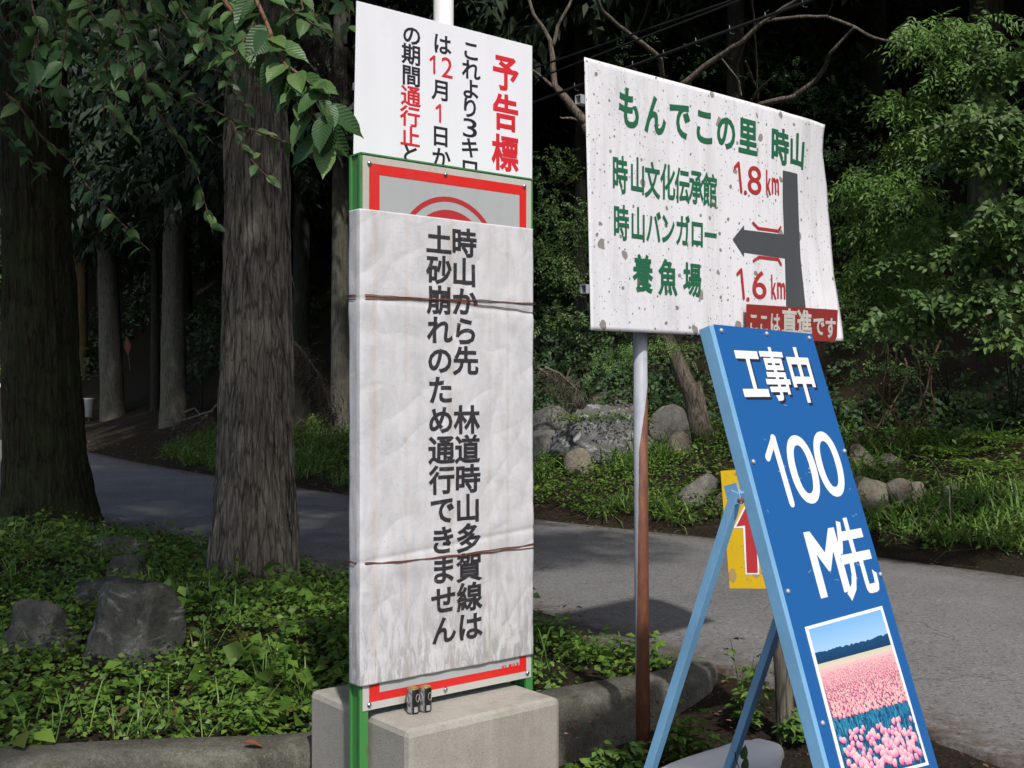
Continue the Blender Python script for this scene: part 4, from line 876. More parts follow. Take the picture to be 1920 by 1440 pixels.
leafy('bush', 'leafy shrub between the wrapped sign and the direction sign', 'bush',
    [(1040, 310, 15, 48, 45), (1060, 400, 15, 55, 50), (1030, 470, 15, 45, 45), (1065, 520, 15, 55, 45), (1050, 600, 15, 55, 35), (1085, 450, 15.5, 45, 60), (1010, 400, 15.4, 40, 80, .7)], 80, 'small', 'bush', (1050, 845), 15)
leafy('bush', 'low bright shrub below the direction sign beside its post', 'bush', [(1160, 665, 14, 50, 28), (1225, 650, 14.2, 50, 30), (1120, 690, 14, 35, 22, .6), (1290, 660, 15, 45, 28, .6)], 80, 'fine', 'bright', (1165, 850), 14)
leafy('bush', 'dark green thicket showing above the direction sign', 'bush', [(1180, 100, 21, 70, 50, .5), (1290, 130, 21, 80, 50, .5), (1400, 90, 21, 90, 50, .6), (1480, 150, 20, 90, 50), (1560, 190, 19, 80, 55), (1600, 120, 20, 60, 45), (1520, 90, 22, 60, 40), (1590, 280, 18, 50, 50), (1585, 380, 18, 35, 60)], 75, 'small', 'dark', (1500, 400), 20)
leafy('bush', 'mid-green bush behind the top of the blue folding sign', 'bush', [(1600, 620, 15, 45, 40), (1640, 680, 15, 50, 30, .7), (1580, 560, 15.3, 30, 50), (1700, 690, 14.5, 40, 25, .5), (1745, 665, 13, 16, 22, 1.5), (1850, 620, 13, 45, 25, .6)], 80, 'small', 'bush', (1640, 850), 15)
leafy('bush', 'sunlit green foliage at the far left edge beside the guard rail', 'bush', [(-5, 480, 44, 40, 60), (-10, 600, 42, 40, 60), (5, 690, 40, 30, 35), (-20, 360, 44, 60, 60, .6)], 60, 'broad', 'bright', (-30, 812), 42)
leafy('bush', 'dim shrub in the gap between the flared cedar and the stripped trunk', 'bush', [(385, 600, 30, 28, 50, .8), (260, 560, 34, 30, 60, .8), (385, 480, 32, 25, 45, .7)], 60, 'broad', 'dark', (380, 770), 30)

# overhanging cherry: trunk to the left of the view, limbs over the signs, unseen leaf crown shaped to shade the left side
cb_ = Vector((-4.6, 2.6, float(height([(-4.6, 2.6)])[0]))); cherry = thing('cherry_tree', 'cherry tree whose leafy branches hang into the top left', 'tree', cb_)
trunk_mesh('trunk', lambda z: (-4.6 + .12 * z, 2.6 + .08 * z), lambda z: .24 - .02 * z, cb_.z - .2, 5.4, 30, 40, .02, .3, M['twig'], cherry)
CB = [(-1.1, 4.2, 6.3), (-1.2, 5.2, 6.5), (-1.6, 7, 6.8), (-3.2, 4, 6.4), (-3.4, 6.4, 6.7), (-4.2, 8.6, 7), (-5.8, 5.6, 6.6), (-6.4, 8.2, 7), (-2, 9.4, 7.3), (.2, 7, 7), (.7, 9.2, 7.5), (-.3, 10.8, 7.8), (-4.6, 11, 7.6), (-7.6, 10.6, 7.6), (-2.3, .6, 6), (-2.1, 2.3, 6.1), (-3.8, 1.8, 6.1), (-1.9, -.8, 6), (-7.6, 3.4, 6.4), (-9, 6.5, 6.8), (-3.6, .2, 6), (2.1, 6.5, 7.2), (1.0, 6.2, 7)]
for b in CB:
    s_ = Vector((-4.0, 3.0, 5.2)); tp = Vector(b); pts = [s_.lerp(tp, t) + Vector((0, 0, .5 * math.sin(math.pi * t))) for t in np.linspace(0, 1, 8)]
    MB().tube(pts, [.075 * (1 - .8 * t) + .006 for t in np.linspace(0, 1, 8)], 7).build('limb', M['twig'], cherry, smooth=True)
P = []
for x, y, z in CB:
    u = nrmz(rng.normal(size=(1900, 3))) * rng.random((1900, 1)) ** .4; P.append(u * [1.55, 1.55, .75] + [x, y, z])
P = np.concatenate(P); v, f, r = leaf_arrays(P, rdir(len(P), -.2), np.array([[0, 0, 1]]) + rng.normal(size=P.shape) * .5, rng.uniform(.11, .17, len(P)), rng.uniform(.07, .1, len(P)))
o = np_object('crown', v, f, M['cherry'], cherry, rnd=r); o['kind'] = 'stuff'
# single leaf meshes: pointed oval with a folded midrib and curled tip
leaf_meshes = []
for k in range(8):
    vs, K_ = [], 9; cu, fo = .12 + .05 * k % .3, .10 + .03 * (k % 4)
    for i in range(K_ + 1):
        t = i / K_; w_ = .56 * math.sin(math.pi * t ** .82) ** .8 * (1 - .25 * t) / 2 if 0 < i < K_ else .001
        if t > .82: w_ *= (1 - t) / .18 * .8 + .1
        z = -cu * t * t
        for x in (-1, -.5, 0, .5, 1): vs.append((x * w_ * (1 + (.06 if i % 2 and abs(x) == 1 else 0)), t, z + abs(x) * w_ * fo * 2 + .01 * math.sin(i * 2.4 + x * 3 + k)))
    fs = [(i * 5 + j, i * 5 + j + 1, i * 5 + j + 6, i * 5 + j + 5) for i in range(K_) for j in range(4)]
    me = bpy.data.meshes.new('leaf'); me.from_pydata(vs, [], fs); me.materials.append(M['cherry_big'] if k < 4 else M['cherry_big'])
    a = me.attributes.new('rnd', 'FLOAT', 'POINT'); a.data.foreach_set('value', [(k + .3) / 8] * len(vs)); me.polygons.foreach_set('use_smooth', [True] * len(fs)); leaf_meshes.append(me)
from mathutils import Matrix
leafspec = []
def hang_twig(pix, D0_, D1_, r0, spacing, L, mat='twig', draw=True, side_twigs=True):
    pts = [at(x, y, D0_ + (D1_ - D0_) * i / max(1, len(pix) - 1)) for i, (x, y) in enumerate(pix)]
    P_ = []
    for i in range(len(pts) - 1):
        n = max(2, int((pts[i + 1] - pts[i]).length / .03))
        P_ += [pts[i].lerp(pts[i + 1], j / n) + Vector((mn.noise(pts[i] * 9 + Vector((j, 0, 0))), 0, mn.noise(pts[i] * 7 + Vector((0, j, 0))))) * .006 for j in range(n)]
    P_.append(pts[-1])
    if draw: MB().tube(P_[::2] + [P_[-1]], [r0 * (1 - .75 * t) + .0012 for t in np.linspace(0, 1, len(P_[::2]) + 1)], 6).build('twig', M[mat], cherry, smooth=True)
    acc = 0
    for a, b in zip(P_[:-1], P_[1:]):
        acc += (b - a).length
        if acc > spacing:
            acc = 0; ax = (b - a).normalized(); sd = Vector((random.uniform(-1, 1), random.uniform(-.8, .5), random.uniform(-.5, .25))).normalized()
            leafspec.append((a.copy(), (sd * 1.25 + ax * .4 + Vector((0, 0, -.35))).normalized(), L * random.uniform(.7, 1.15)))
# measured twigs
hang_twig([(195, -10), (120, 60), (195, 105), (268, 145), (350, 180), (430, 222), (470, 242), (540, 268)], 6.2, 5.4, .011, .045, .10)
hang_twig([(405, -20), (440, 30), (475, 75), (503, 128), (530, 160), (555, 185), (590, 230)], 4.4, 3.9, .008, .05, .10, 'twig_red')
hang_twig([(470, -20), (488, 15), (508, 60), (515, 95), (535, 122), (565, 140), (600, 175), (625, 240)], 4.3, 3.8, .008, .030, .155, 'twig_red')
hang_twig([(535, 122), (570, 180), (600, 240), (612, 300)], 4.0, 3.9, .004, .032, .16, 'twig_red')
hang_twig([(-20, 150), (30, 190), (75, 255), (130, 300), (165, 350), (205, 395), (240, 430), (280, 470)], 5.6, 5.2, .006, .04, .105)
hang_twig([(268, 145), (300, 215), (345, 280), (370, 330), (385, 385), (400, 440)], 5.7, 5.3, .005, .032, .085)
hang_twig([(430, 222), (450, 260), (470, 300), (500, 330), (515, 345)], 5.5, 5.4, .004, .03, .075)
for i in range(58):
    x0 = random.uniform(-30, 640); x1 = x0 + random.uniform(-60, 120); y1 = random.uniform(40, 250) if x0 < 330 else random.uniform(20, 170)
    if 520 < x1: y1 = random.uniform(10, 70)
    if x1 > 655: x1 = 650
    Dd = random.uniform(4.6, 7.5); hang_twig([(x0, -40), ((x0 + x1) / 2 + random.uniform(-25, 25), y1 * .4), (x1, y1)], Dd, Dd * .95, .004, .042, random.uniform(.09, .135))
for px_, py_ in ((40, 280), (60, 160), (110, 210), (200, 200), (230, 120), (330, 130), (160, 120), (300, 60), (30, 60), (390, 60), (350, 210), (420, 150)):
    hang_twig([(px_ - 60, py_ - 60), (px_, py_), (px_ + 50, py_ + 60)], 5.8, 5.6, .003, .03, .09)
leafspec.sort(key=lambda q: q[0].y)
vis = [q for q in leafspec if HY - (q[0].z - CZ) / q[0].y * F > -30]; hid = [q for q in leafspec if HY - (q[0].z - CZ) / q[0].y * F <= -30]
for i, (p, d, L) in enumerate(vis[:300]):
    o = bpy.data.objects.new('leaf', leaf_meshes[i % 8]); C.objects.link(o); o.parent = cherry
    n = Vector((random.gauss(0, .4), -.55 + random.gauss(0, .3), .8)); x = d.cross(n).normalized(); z = x.cross(d).normalized()
    m = Matrix((x, d, z)).transposed().to_4x4(); m = Matrix.Translation(p - cb_) @ m @ Matrix.Scale(L, 4); o.matrix_local = m
rest = vis[300:] + hid; print('cherry leaves', len(leafspec), len(vis))
P = np.array([q[0] for q in rest]); d = np.array([q[1] for q in rest]); L = np.array([q[2] for q in rest])
v, f, r = leaf_arrays(P, d, np.array([[0, -.55, .8]]) + rng.normal(size=P.shape) * .4, L, L * .55); o = np_object('small_leaves', v, f, M['cherry'], cherry, rnd=r); o['kind'] = 'stuff'

# ------------------------------------------------------------------ dead tree with bare branches
dt_b = ground(1318, 832); DD = dt_b.y; dead = thing('dead_tree', 'leaning dead tree with bare pale branches passing behind the direction sign', 'tree', dt_b)
def limb(pix, wpx, name='branch', root=dead, D=DD, mat='deadwood', seg=9, dd=0, sub=4, kink=.02):
    pts, rad = [], []; n = len(pix)
    for i in range(n - 1):
        for j in range(sub):
            t = (i + j / sub); x = pix[i][0] + (pix[i + 1][0] - pix[i][0]) * j / sub; y = pix[i][1] + (pix[i + 1][1] - pix[i][1]) * j / sub
            p = at(x, y, D + dd * t / n); p += Vector((mn.noise(p * 3), mn.noise(p * 3 + Vector((5, 0, 0))), mn.noise(p * 4 + Vector((0, 7, 0))))) * kink
            pts.append(p); rad.append(np.interp(t / (n - 1), np.linspace(0, 1, len(wpx)), wpx) / 2 / F * D * (1 + .12 * mn.noise(p * 9)))
    pts.append(at(*pix[-1], D + dd)); rad.append(wpx[-1] / 2 / F * D)
    return MB().tube(pts, rad, seg).build(name, M[mat], root, smooth=True)
limb([(1322, 845), (1308, 800), (1300, 740), (1275, 690), (1252, 632), (1215, 540), (1170, 430), (1130, 310), (1098, 232)], [46, 36, 30, 26, 22, 20, 18], 'trunk', kink=.03, seg=14)
limb([(1330, 840), (1322, 790), (1316, 740), (1312, 715)], [26, 20, 12, 6], 'trunk', kink=.03)
limb([(1098, 232), (1068, 195), (1040, 160), (1037, 110), (1030, 75), (1000, 25), (985, -20)], [18, 15, 12, 10, 7, 6]); limb([(1036, 85), (1045, 50), (1068, 10), (1080, -20)], [8, 6, 4])
limb([(1040, 165), (1015, 145), (995, 128)], [6, 5, 3]); limb([(1090, 228), (1070, 222), (1050, 220)], [6, 5, 3])
limb([(1240, 150), (1238, 112), (1205, 80), (1160, 50), (1130, 20), (1112, -15)], [11, 9, 7, 5], dd=-2); limb([(1193, 68), (1208, 30), (1220, -5)], [4, 3, 2], dd=-2)
limb([(1230, 330), (1262, 175), (1310, 135), (1350, 105), (1388, 82), (1430, 42), (1470, 15), (1505, -5)], [14, 12, 10, 8, 6], dd=-2)
limb([(1430, 42), (1480, 33), (1550, 30), (1600, 50), (1640, 72), (1680, 80), (1735, 108)], [7, 6, 5, 3], dd=-2); limb([(1678, 80), (1692, 62)], [3, 2], dd=-2)
limb([(1360, 420), (1420, 200), (1445, 190), (1490, 182), (1530, 150), (1548, 125), (1555, 100), (1602, 52)], [14, 12, 11, 9, 8, 6, 5], dd=-2)
limb([(1380, 420), (1405, 195), (1430, 160), (1452, 143)], [8, 6, 4, 3], dd=-2); limb([(1418, 165), (1405, 135), (1398, 115)], [5, 4, 3], dd=-2)
limb([(1420, 200), (1419, 120), (1415, 60), (1410, -10)], [4, 3, 3], dd=-2); limb([(1388, 190), (1382, 120), (1405, 60), (1440, 20)], [3, 2, 2], dd=-2)
limb([(1395, 75), (1410, 60), (1425, 45)], [3, 2], dd=-2); limb([(1550, 30), (1560, 10), (1563, -10)], [3, 2], dd=-2); limb([(1350, 105), (1385, 150), (1390, 180)], [3, 2], dd=-2)
lg = ground(1210, 768); log = thing('fallen_log', 'fallen log lying across the bank behind the round boulders', 'log', lg)
limb([(1085, 762), (1150, 752), (1230, 740), (1300, 728), (1370, 722)], [30, 40, 42, 44, 40], 'log', log, lg.y + .6, 'deadwood', 14, kink=.04)

# hanging vines right of the folding sign
gv = ground(1700, 870); vine = thing('vine', 'tangle of bare hanging vines in the dark gap right of the folding sign', 'vine', gv)
for pts in ([(1745, 600), (1680, 650), (1672, 740), (1690, 790), (1700, 830), (1705, 870)], [(1760, 640), (1742, 720), (1700, 800), (1640, 845), (1600, 860)], [(1680, 760), (1655, 790), (1640, 800), (1618, 790)], [(1735, 640), (1750, 700), (1745, 770), (1720, 810)],
            [(1660, 640), (1665, 700), (1645, 760), (1625, 800), (1595, 830)], [(1710, 640), (1728, 700), (1735, 770), (1700, 820)], [(1610, 770), (1640, 800), (1677, 830)], [(1700, 670), (1690, 730), (1650, 800), (1610, 835)], [(1690, 800), (1620, 700), (1600, 680)]):
    limb(pts, [4.5, 3.5, 3], 'vine_stem', vine, gv.y + random.uniform(-.6, .8), 'twig', 6, kink=.09)
gs = ground(1775, 905); dry = thing('dry_branch', 'thin pale dry branch arching down onto the bank at the right', 'branch', gs)
limb([(1712, 853), (1740, 862), (1760, 885), (1772, 910)], [3.5, 3, 3], 'stem', dry, gs.y, 'deadwood', 6)
for i, pts in enumerate(([(1780, 918), (1782, 960), (1785, 1000), (1790, 1012)], [(1840, 1018), (1865, 985), (1890, 970)], [(1735, 1005), (1742, 980), (1760, 950), (1775, 925)], [(1755, 975), (1765, 995), (1772, 1005)], [(1775, 930), (1810, 935), (1845, 958)], [(1650, 1000), (1672, 980)])):
    g = ground(*max(pts, key=lambda q: q[1])); t = thing('dry_stick', ('upright', 'slanting', 'forked', 'short', 'arching', 'tiny')[i] + ' pale dry stick among the weeds on the right verge', 'stick', g)
    limb(pts, [4, 3, 2.5], 'stick', t, g.y, 'deadwood', 6, kink=.01)

# ------------------------------------------------------------------ rocks
import bmesh
def rock(px, w_, top, base, label, mat, seed, ang=0, rough=.10, depth=.8, group=None, sink=.12, sub=5, dz=0, blocky=1):
    g = ground(px, base); D = g.y; bm = bmesh.new(); bmesh.ops.create_icosphere(bm, subdivisions=sub, radius=1); rr = random.Random(seed)
    pl = [(Vector((rr.gauss(0, 1), rr.gauss(0, 1), rr.gauss(.3, .8))).normalized(), rr.uniform(.5, .8)) for _ in range(int(ang))]
    sub = 5 if w_ > 60 else 4; hx = w_ / 2 / F * D; H = (base - top) / F * D; hz = H * (.5 + sink)
    for v in bm.verts:
        p = v.co.copy(); p = Vector([math.copysign(abs(c_) ** blocky, c_) for c_ in p])
        for n, d in pl:
            e = p.dot(n) - d
            if e > 0: p -= n * e * .9
        q = p * 1.6 + Vector((seed * 3.1, 0, 0)); k = 1 + rough * (mn.fractal(q, 1, 2, 4) * .9 + mn.noise(q * .8) * 1.2) + rough * .35 * abs(mn.noise(q * 5)) + rough * .2 * mn.noise(q * 13)
        v.co = Vector((p.x * hx * k, p.y * hx * depth * k, p.z * hz * k))
    zt = max(v.co.z for v in bm.verts)
    me = bpy.data.meshes.new('boulder'); bm.to_mesh(me); bm.free(); me.materials.append(M[mat]); me.polygons.foreach_set('use_smooth', [True] * len(me.polygons))
    o = bpy.data.objects.new('boulder', me); C.objects.link(o); o.location = (g.x, D + hx * depth * .5, CZ + (HY - top) / F * D - zt + dz)
    return tag(o, label, 'rock', group)
RG = 'rocks on the bank across the road'
rock(1036, 92, 761, 828, 'round grey boulder at the left end of the rock row, right of the wrapped sign', 'rock', 1, 0, .07, group=RG)
rock(1022, 70, 806, 868, 'grey boulder under the leftmost round boulder', 'rock', 2, 3, .09, group=RG)
rock(1136, 190, 758, 868, 'big craggy white-veined boulder with moss and weeds on top', 'rock_vein', 3, 5, .20, .7, RG)
rock(1182, 60, 752, 800, 'white ragged rock crowning the big veined boulder', 'rock_vein', 8, 5, .22, .7, RG, dz=.02)
rock(1086, 58, 840, 890, 'small smooth egg-shaped boulder in front of the big veined boulder', 'rock_brown', 4, 0, .05, group=RG)
rock(1264, 92, 757, 838, 'large round olive boulder right of the rusty post', 'rock', 5, 1, .06, group=RG)
rock(1275, 48, 808, 856, 'small mossy brown rock below the round olive boulder', 'rock_brown', 6, 6, .12, group=RG)
rock(1310, 74, 888, 946, 'angular grey rock in the grass left of the yellow sign', 'rock', 9, 8, .12, group=RG, blocky=.7)
rock(1352, 26, 922, 946, 'very small stone beside the yellow sign', 'rock_brown', 11, 5, .08, group=RG)
rock(1617, 72, 832, 882, 'brown angular rock touching the edge of the blue sign', 'rock_brown', 12, 7, .10, group=RG, blocky=.7)
rock(1636, 112, 903, 974, 'flat slanting brown rock with a mossy patch beside the blue sign', 'rock_brown', 13, 7, .09, .9, RG, blocky=.7, dz=.05)
rock(1700, 78, 896, 962, 'rough pointed brown rock right of the flat slanting rock', 'rock_brown', 18, 8, .13, group=RG, blocky=.75)
rock(1676, 54, 850, 874, 'low mossy slab behind the weeds right of the blue sign', 'rock', 15, 6, .08, group=RG)
rock(1715, 34, 968, 992, 'half buried grey stone below the pointed rock', 'rock', 16, 6, .1, group=RG)
rock(1785, 40, 910, 932, 'small grey stone at the foot of the arching dry branch', 'rock', 17, 6, .1, group=RG)
LG = 'rocks in the planted island'
rock(232, 185, 1096, 1262, 'big dark lichen-covered rock in the weeds at lower left', 'rock_left', 33, 7, .13, .8, LG, blocky=.55)
rock(205, 130, 1086, 1150, 'pale upper ledge rock resting behind the big dark rock', 'rock_left', 22, 6, .15, .8, LG, blocky=.6)
rock(62, 150, 1130, 1225, 'pale grey rock at the left edge of the planted island', 'rock_left', 23, 6, .13, .8, LG, blocky=.6)
rock(228, 100, 1043, 1092, 'smaller rounded rock behind the big dark rock', 'rock_left', 24, 6, .10, group=LG)
rock(205, 130, 1010, 1048, 'low flat rock in the weeds near the dark cedar', 'rock_left', 25, 6, .10, group=LG)
rock(320, 30, 1326, 1346, 'tiny whitish stone among the weeds at lower left', 'rock_brown', 26, 4, .08)
st = rounded_block('stone_block', at(1468, 1560, 4.75), (1, .25, 0), (-.25, 1, 0), .42, .3, -.4, .14, M['rock_brown'], .02, base=(1.2, 4.85, -.25))
st.location.z += 0; tag(st, 'brown flat-topped stone weighing down the folding sign, beside the white sandbag', 'stone block')
# sandbag
gb = Vector((.93, 5.02, -.22)); bm = bmesh.new(); bmesh.ops.create_icosphere(bm, subdivisions=5, radius=1)
ax = Vector((.80, .60, 0)).normalized(); sd = Vector((-ax.y, ax.x, 0))
for v in bm.verts:
    p = v.co; sx = math.copysign(abs(p.x) ** .55, p.x); sy = math.copysign(abs(p.y) ** .8, p.y); sz = math.copysign(abs(p.z) ** .8, p.z)
    k = 1 - .25 * abs(sx) ** 4; wv = .004 * mn.noise(Vector((p.x * 7, p.y * 3, p.z * 3))) + .005 * math.sin(p.x * 26 + p.z * 5) * abs(p.x) ** 5
    v.co = ax * (sx * .46) + sd * (sy * .125 * k + wv) + Vector((0, 0, sz * .105 * k + wv + .10 + .04 * p.x))
me = bpy.data.meshes.new('sandbag'); bm.to_mesh(me); bm.free(); me.materials.append(M['bag']); me.polygons.foreach_set('use_smooth', [True] * len(me.polygons))
o = bpy.data.objects.new('sandbag', me); C.objects.link(o); o.location = gb + Vector((-.05, -.03, .11)); tag(o, 'white sandbag lying between the rear legs of the folding sign', 'sandbag')

# ------------------------------------------------------------------ small far things
g = ground(166, 790); r = thing('bucket', 'white plastic bucket hanging by the bank between the two left trunks', 'bucket', at(166, 790, g.y)); Dk = g.y; c = at(166, 782, Dk)
k = 1 / F * Dk; prof = [(0, 0), (7.6 * k, 0), (11 * k, 33 * k), (12 * k, 33.5 * k), (12 * k, 35.5 * k), (10.6 * k, 35.5 * k), (7.2 * k, 1.5 * k), (0, 1.5 * k)]
m = MB(); seg = 24; m.add([c + Vector((a * math.cos(t), a * math.sin(t), z)) for a, z in prof for t in (2 * math.pi * i / seg for i in range(seg))], [(j * seg + i, j * seg + (i + 1) % seg, (j + 1) * seg + (i + 1) % seg, (j + 1) * seg + i) for j in range(len(prof) - 1) for i in range(seg)])
m.build('pail', M['bucket'], r, smooth=True)
m = MB(); m.tube([c + Vector((11.6 * k * math.cos(t), -.02, 34 * k - 9 * k * math.sin(t) * .4)) for t in np.linspace(0, math.pi, 14)], .006, 6); m.build('handle', M['galv'], r)
m = MB(); m.tube([c + Vector((0, .05, -.6)), c + Vector((0, .05, 0))], .05, 8); m.build('stake', M['deadwood'], r)
g = ground(245, 700); r = thing('route_marker', 'small orange diamond marker on a thin stake in the dark forest', 'marker', g); Dk = g.y
m = MB(); m.slab([at(x, y, Dk) for x, y in ((232, 650), (240, 668), (246, 648), (237, 630))], (0, -1, 0), .01); m.build('plate', M['orange'], r)
m = MB(); m.tube([Vector(g), at(240, 655, Dk + .03)], .022, 6); m.build('stake', M['deadwood'], r)
r = thing('guard_rail', 'white guard rail far down the road at the left edge', 'guard rail', at(-20, 800, 48))
m = MB(); m.beam(at(-120, 727, 50), at(16, 722, 47), (0, 0, 1), .16, .05); m.build('rail', M['rail_white'], r)
for x in (-60, -27, 5):
    m = MB(); m.tube([at(x, 722, 48), at(x, 800, 48)], .06, 8); m.build('post', M['rail_white'], r)
for i, (a_, b_, lb) in enumerate((((1000, 192), (1440, 30), 'lowest'), ((1000, 150), (1420, -12), 'middle'), ((1000, 128), (1340, 12), 'uppermost'))):
    p, q = at(a_[0], a_[1], 13), at(b_[0], b_[1], 11); dv = q - p; A_, B_ = at(780 + i * 6, 96 + i * 22, 14), q + dv * 3
    g0 = (A_ + B_) / 2; r = thing('power_cable', lb + ' of three dark cables slanting across the trees above the direction sign', 'cable', g0, 'cables above the direction sign')
    pts = [A_.lerp(p, t) for t in np.linspace(0, 1, 6)] + [p.lerp(B_, t) for t in np.linspace(0, 1, 30)][1:]
    m = MB(); m.tube(pts, (.016, .010, .012)[i], 8); m.build('cable', M['cable'], r, smooth=True)
    if i == 0:
        for t in np.linspace(.05, .28, 8):
            c = p.lerp(B_, t); m = MB(); m.tube([c + Vector((0, 0, .05)), c + Vector((.01, 0, -.03)), c + Vector((.05, 0, -.035))], .004, 5); m.build('hanger', M['galv'], r)

g = ground(785, 960); up_ = thing('utility_pole', 'grey utility pole standing behind the white notice board', 'utility pole', Vector((at(785, 0, 14.1).x, 14.1, float(height([(at(785, 0, 14.1).x, 14.1)])[0]))))
m = MB(); m.tube([up_.location + Vector((0, 0, -.2)), at(785, 80, 14.1)], [.14, .11], 14); m.build('pole', M['deadwood'], up_, smooth=True)
m = MB(); m.beam(at(760, 110, 14), at(812, 110, 14), (0, 0, 1), .07, .07); m.build('crossarm', M['galv'], up_)
# dead cedar fronds
def frond(pix, D, N, label, width, L):
    g = ground(pix[-1][0], min(pix[-1][1] + 20, 830)); r = thing('dead_frond', label, 'dead branch', at(*pix[-1], D)); limb(pix, [6, 5, 4], 'stem', r, D, 'deadwood', 7)
    P = []; n = len(pix)
    for _ in range(N):
        t = random.random() * (n - 1.001); i = int(t); x = pix[i][0] + (pix[i + 1][0] - pix[i][0]) * (t - i); y = pix[i][1] + (pix[i + 1][1] - pix[i][1]) * (t - i)
        P.append(at(x + random.gauss(0, width), y + abs(random.gauss(0, width * 1.1)), D + random.gauss(0, .25)))
    P = np.array(P); d = rng.normal(size=P.shape) * .55 + [-.3, 0, -.8]; v, f, rr = leaf_arrays(P, d, rng.normal(size=P.shape), rng.uniform(.5, 1.2, N) * L, np.full(N, .012), .02, .35)
    o = np_object('needles', v, f, M['deadfrond'], r, rnd=rr); o['kind'] = 'stuff'
frond([(541, 632), (570, 660), (600, 705), (618, 760), (625, 800)], 21, 900, 'brown dead cedar frond drooping between the stripped trunk and the slim grey cedar', 14, .25)
frond([(560, 20), (590, 60), (620, 110), (640, 160)], 18, 900, 'reddish dead foliage hanging high up left of the white notice board', 22, .25)
frond([(1020, 690), (1050, 700), (1080, 730), (1085, 765)], 18.5, 500, 'brown dry brush on the round boulder right of the wrapped sign', 14, .2)
frond([(400, 770), (370, 780), (340, 790)], 25, 400, 'heap of dry twigs at the foot of the flared cedar', 14, .3)
for i, pts in enumerate(([(412, 755), (392, 775), (372, 795)], [(345, 775), (365, 765), (385, 790)], [(1020, 770), (1045, 735), (1060, 715), (1070, 690)], [(1010, 690), (1050, 720), (1082, 760)])):
    g = ground(*max(pts, key=lambda q: q[1])); t = thing('dead_branch', ('reddish broken branch leaning against the left of the stripped trunk', 'bent grey dead branch below the flared cedar', 'pale dead stick rising from the left round boulder', 'thin dead stick crossing the dry brush')[i], 'dead branch', g)
    limb(pts, [6, 4, 3], 'stick', t, g.y, 'twig_red' if i == 0 else 'deadwood', 6)

# ------------------------------------------------------------------ ground cover (nobody could count it)
def plants(P, k, hgt, leaf, wid, spread, tilt=.45):
    """P (N,3) plant feet -> k leaves each, held out at hgt"""
    N = len(P); a = rng.random((N, k)) * 2 * math.pi; rr = spread * (.25 + .75 * rng.random((N, k))); h = hgt[:, None] * (.35 + .65 * rng.random((N, k)))
    pos = P[:, None, :] + np.stack([np.cos(a) * rr, np.sin(a) * rr, h], 2); d = np.stack([np.cos(a), np.sin(a), -.15 + .25 * rng.normal(size=a.shape)], 2).reshape(-1, 3)
    n = np.array([[0, -.1, 1]]) + rng.normal(size=(N * k, 3)) * tilt; L = leaf * rng.uniform(.55, 1.3, N * k) * np.repeat(rng.uniform(.7, 1.3, N), k)
    return leaf_arrays(pos.reshape(-1, 3), d, n, L, L * wid, .1, .12)
def scatter(N, x0, x1, y0, y1, keep):
    P = np.stack([rng.uniform(x0, x1, N), rng.uniform(y0, y1, N)], 1); P = P[keep(P)]; return np.column_stack([P, height(P)])
def clump(P, f, s=0): return np.array([mn.noise(Vector((p[0] * f + s, p[1] * f, s))) for p in P])
inview = lambda P, m=.06: np.abs(P[:, 0] / np.maximum(P[:, 1], .1)) < .455 + m
isl = lambda P: (sdist(P, KERB) > .27) & inview(P)
P = scatter(27000, -8, 1.3, 4.6, 16, lambda p: isl(p) & (rng.random(len(p)) < np.clip(1.25 - p[:, 1] / 16, .25, 1)))
P = P[clump(P, 1.1, 3) > -.28]; near = P[:, 1] < 9
ar = [plants(P[near], 6, rng.uniform(.03, .16, near.sum()), .042, .8, .08), plants(P[~near], 5, rng.uniform(.05, .22, (~near).sum()), .045, .75, .09)]
Q = P[(clump(P, .8, 8) > .08)][::3]; ar.append(plants(Q, 6, rng.uniform(.12, .3, len(Q)), .07, .72, .10))
Q = P[(clump(P, 1.2, 28) > .1)][1::9]; ar.append(plants(Q, 4, rng.uniform(.12, .26, len(Q)), .11, .78, .10))
Q = P[(clump(P, 1.7, 18) > .12)][::4]; ar.append(plants(Q, 9, rng.uniform(.10, .26, len(Q)), .05, .42, .08))
o = np_object('ground_cover', *join(ar)[:2], M['weed'], rnd=join(ar)[2]); tag(o, 'low leafy weeds covering the planted island', 'weeds', kind='stuff')
Q = scatter(1500, -7, 1.3, 4.7, 13, isl); Q = Q[clump(Q, 1.4, 30) > -.02]; N = len(Q)
gr = blade_arrays(np.repeat(Q, 4, 0) + rng.normal(size=(N * 4, 3)) * [.03, .03, 0], rdir(N * 4, 2.6, .8), rng.uniform(.1, .3, N * 4), rng.uniform(.004, .009, N * 4), rng.uniform(.1, .9, N * 4))
o = np_object('island_grass', gr[0], gr[1], M['grass'], rnd=gr[2]); tag(o, 'thin grass blades among the island weeds', 'grass', kind='stuff')
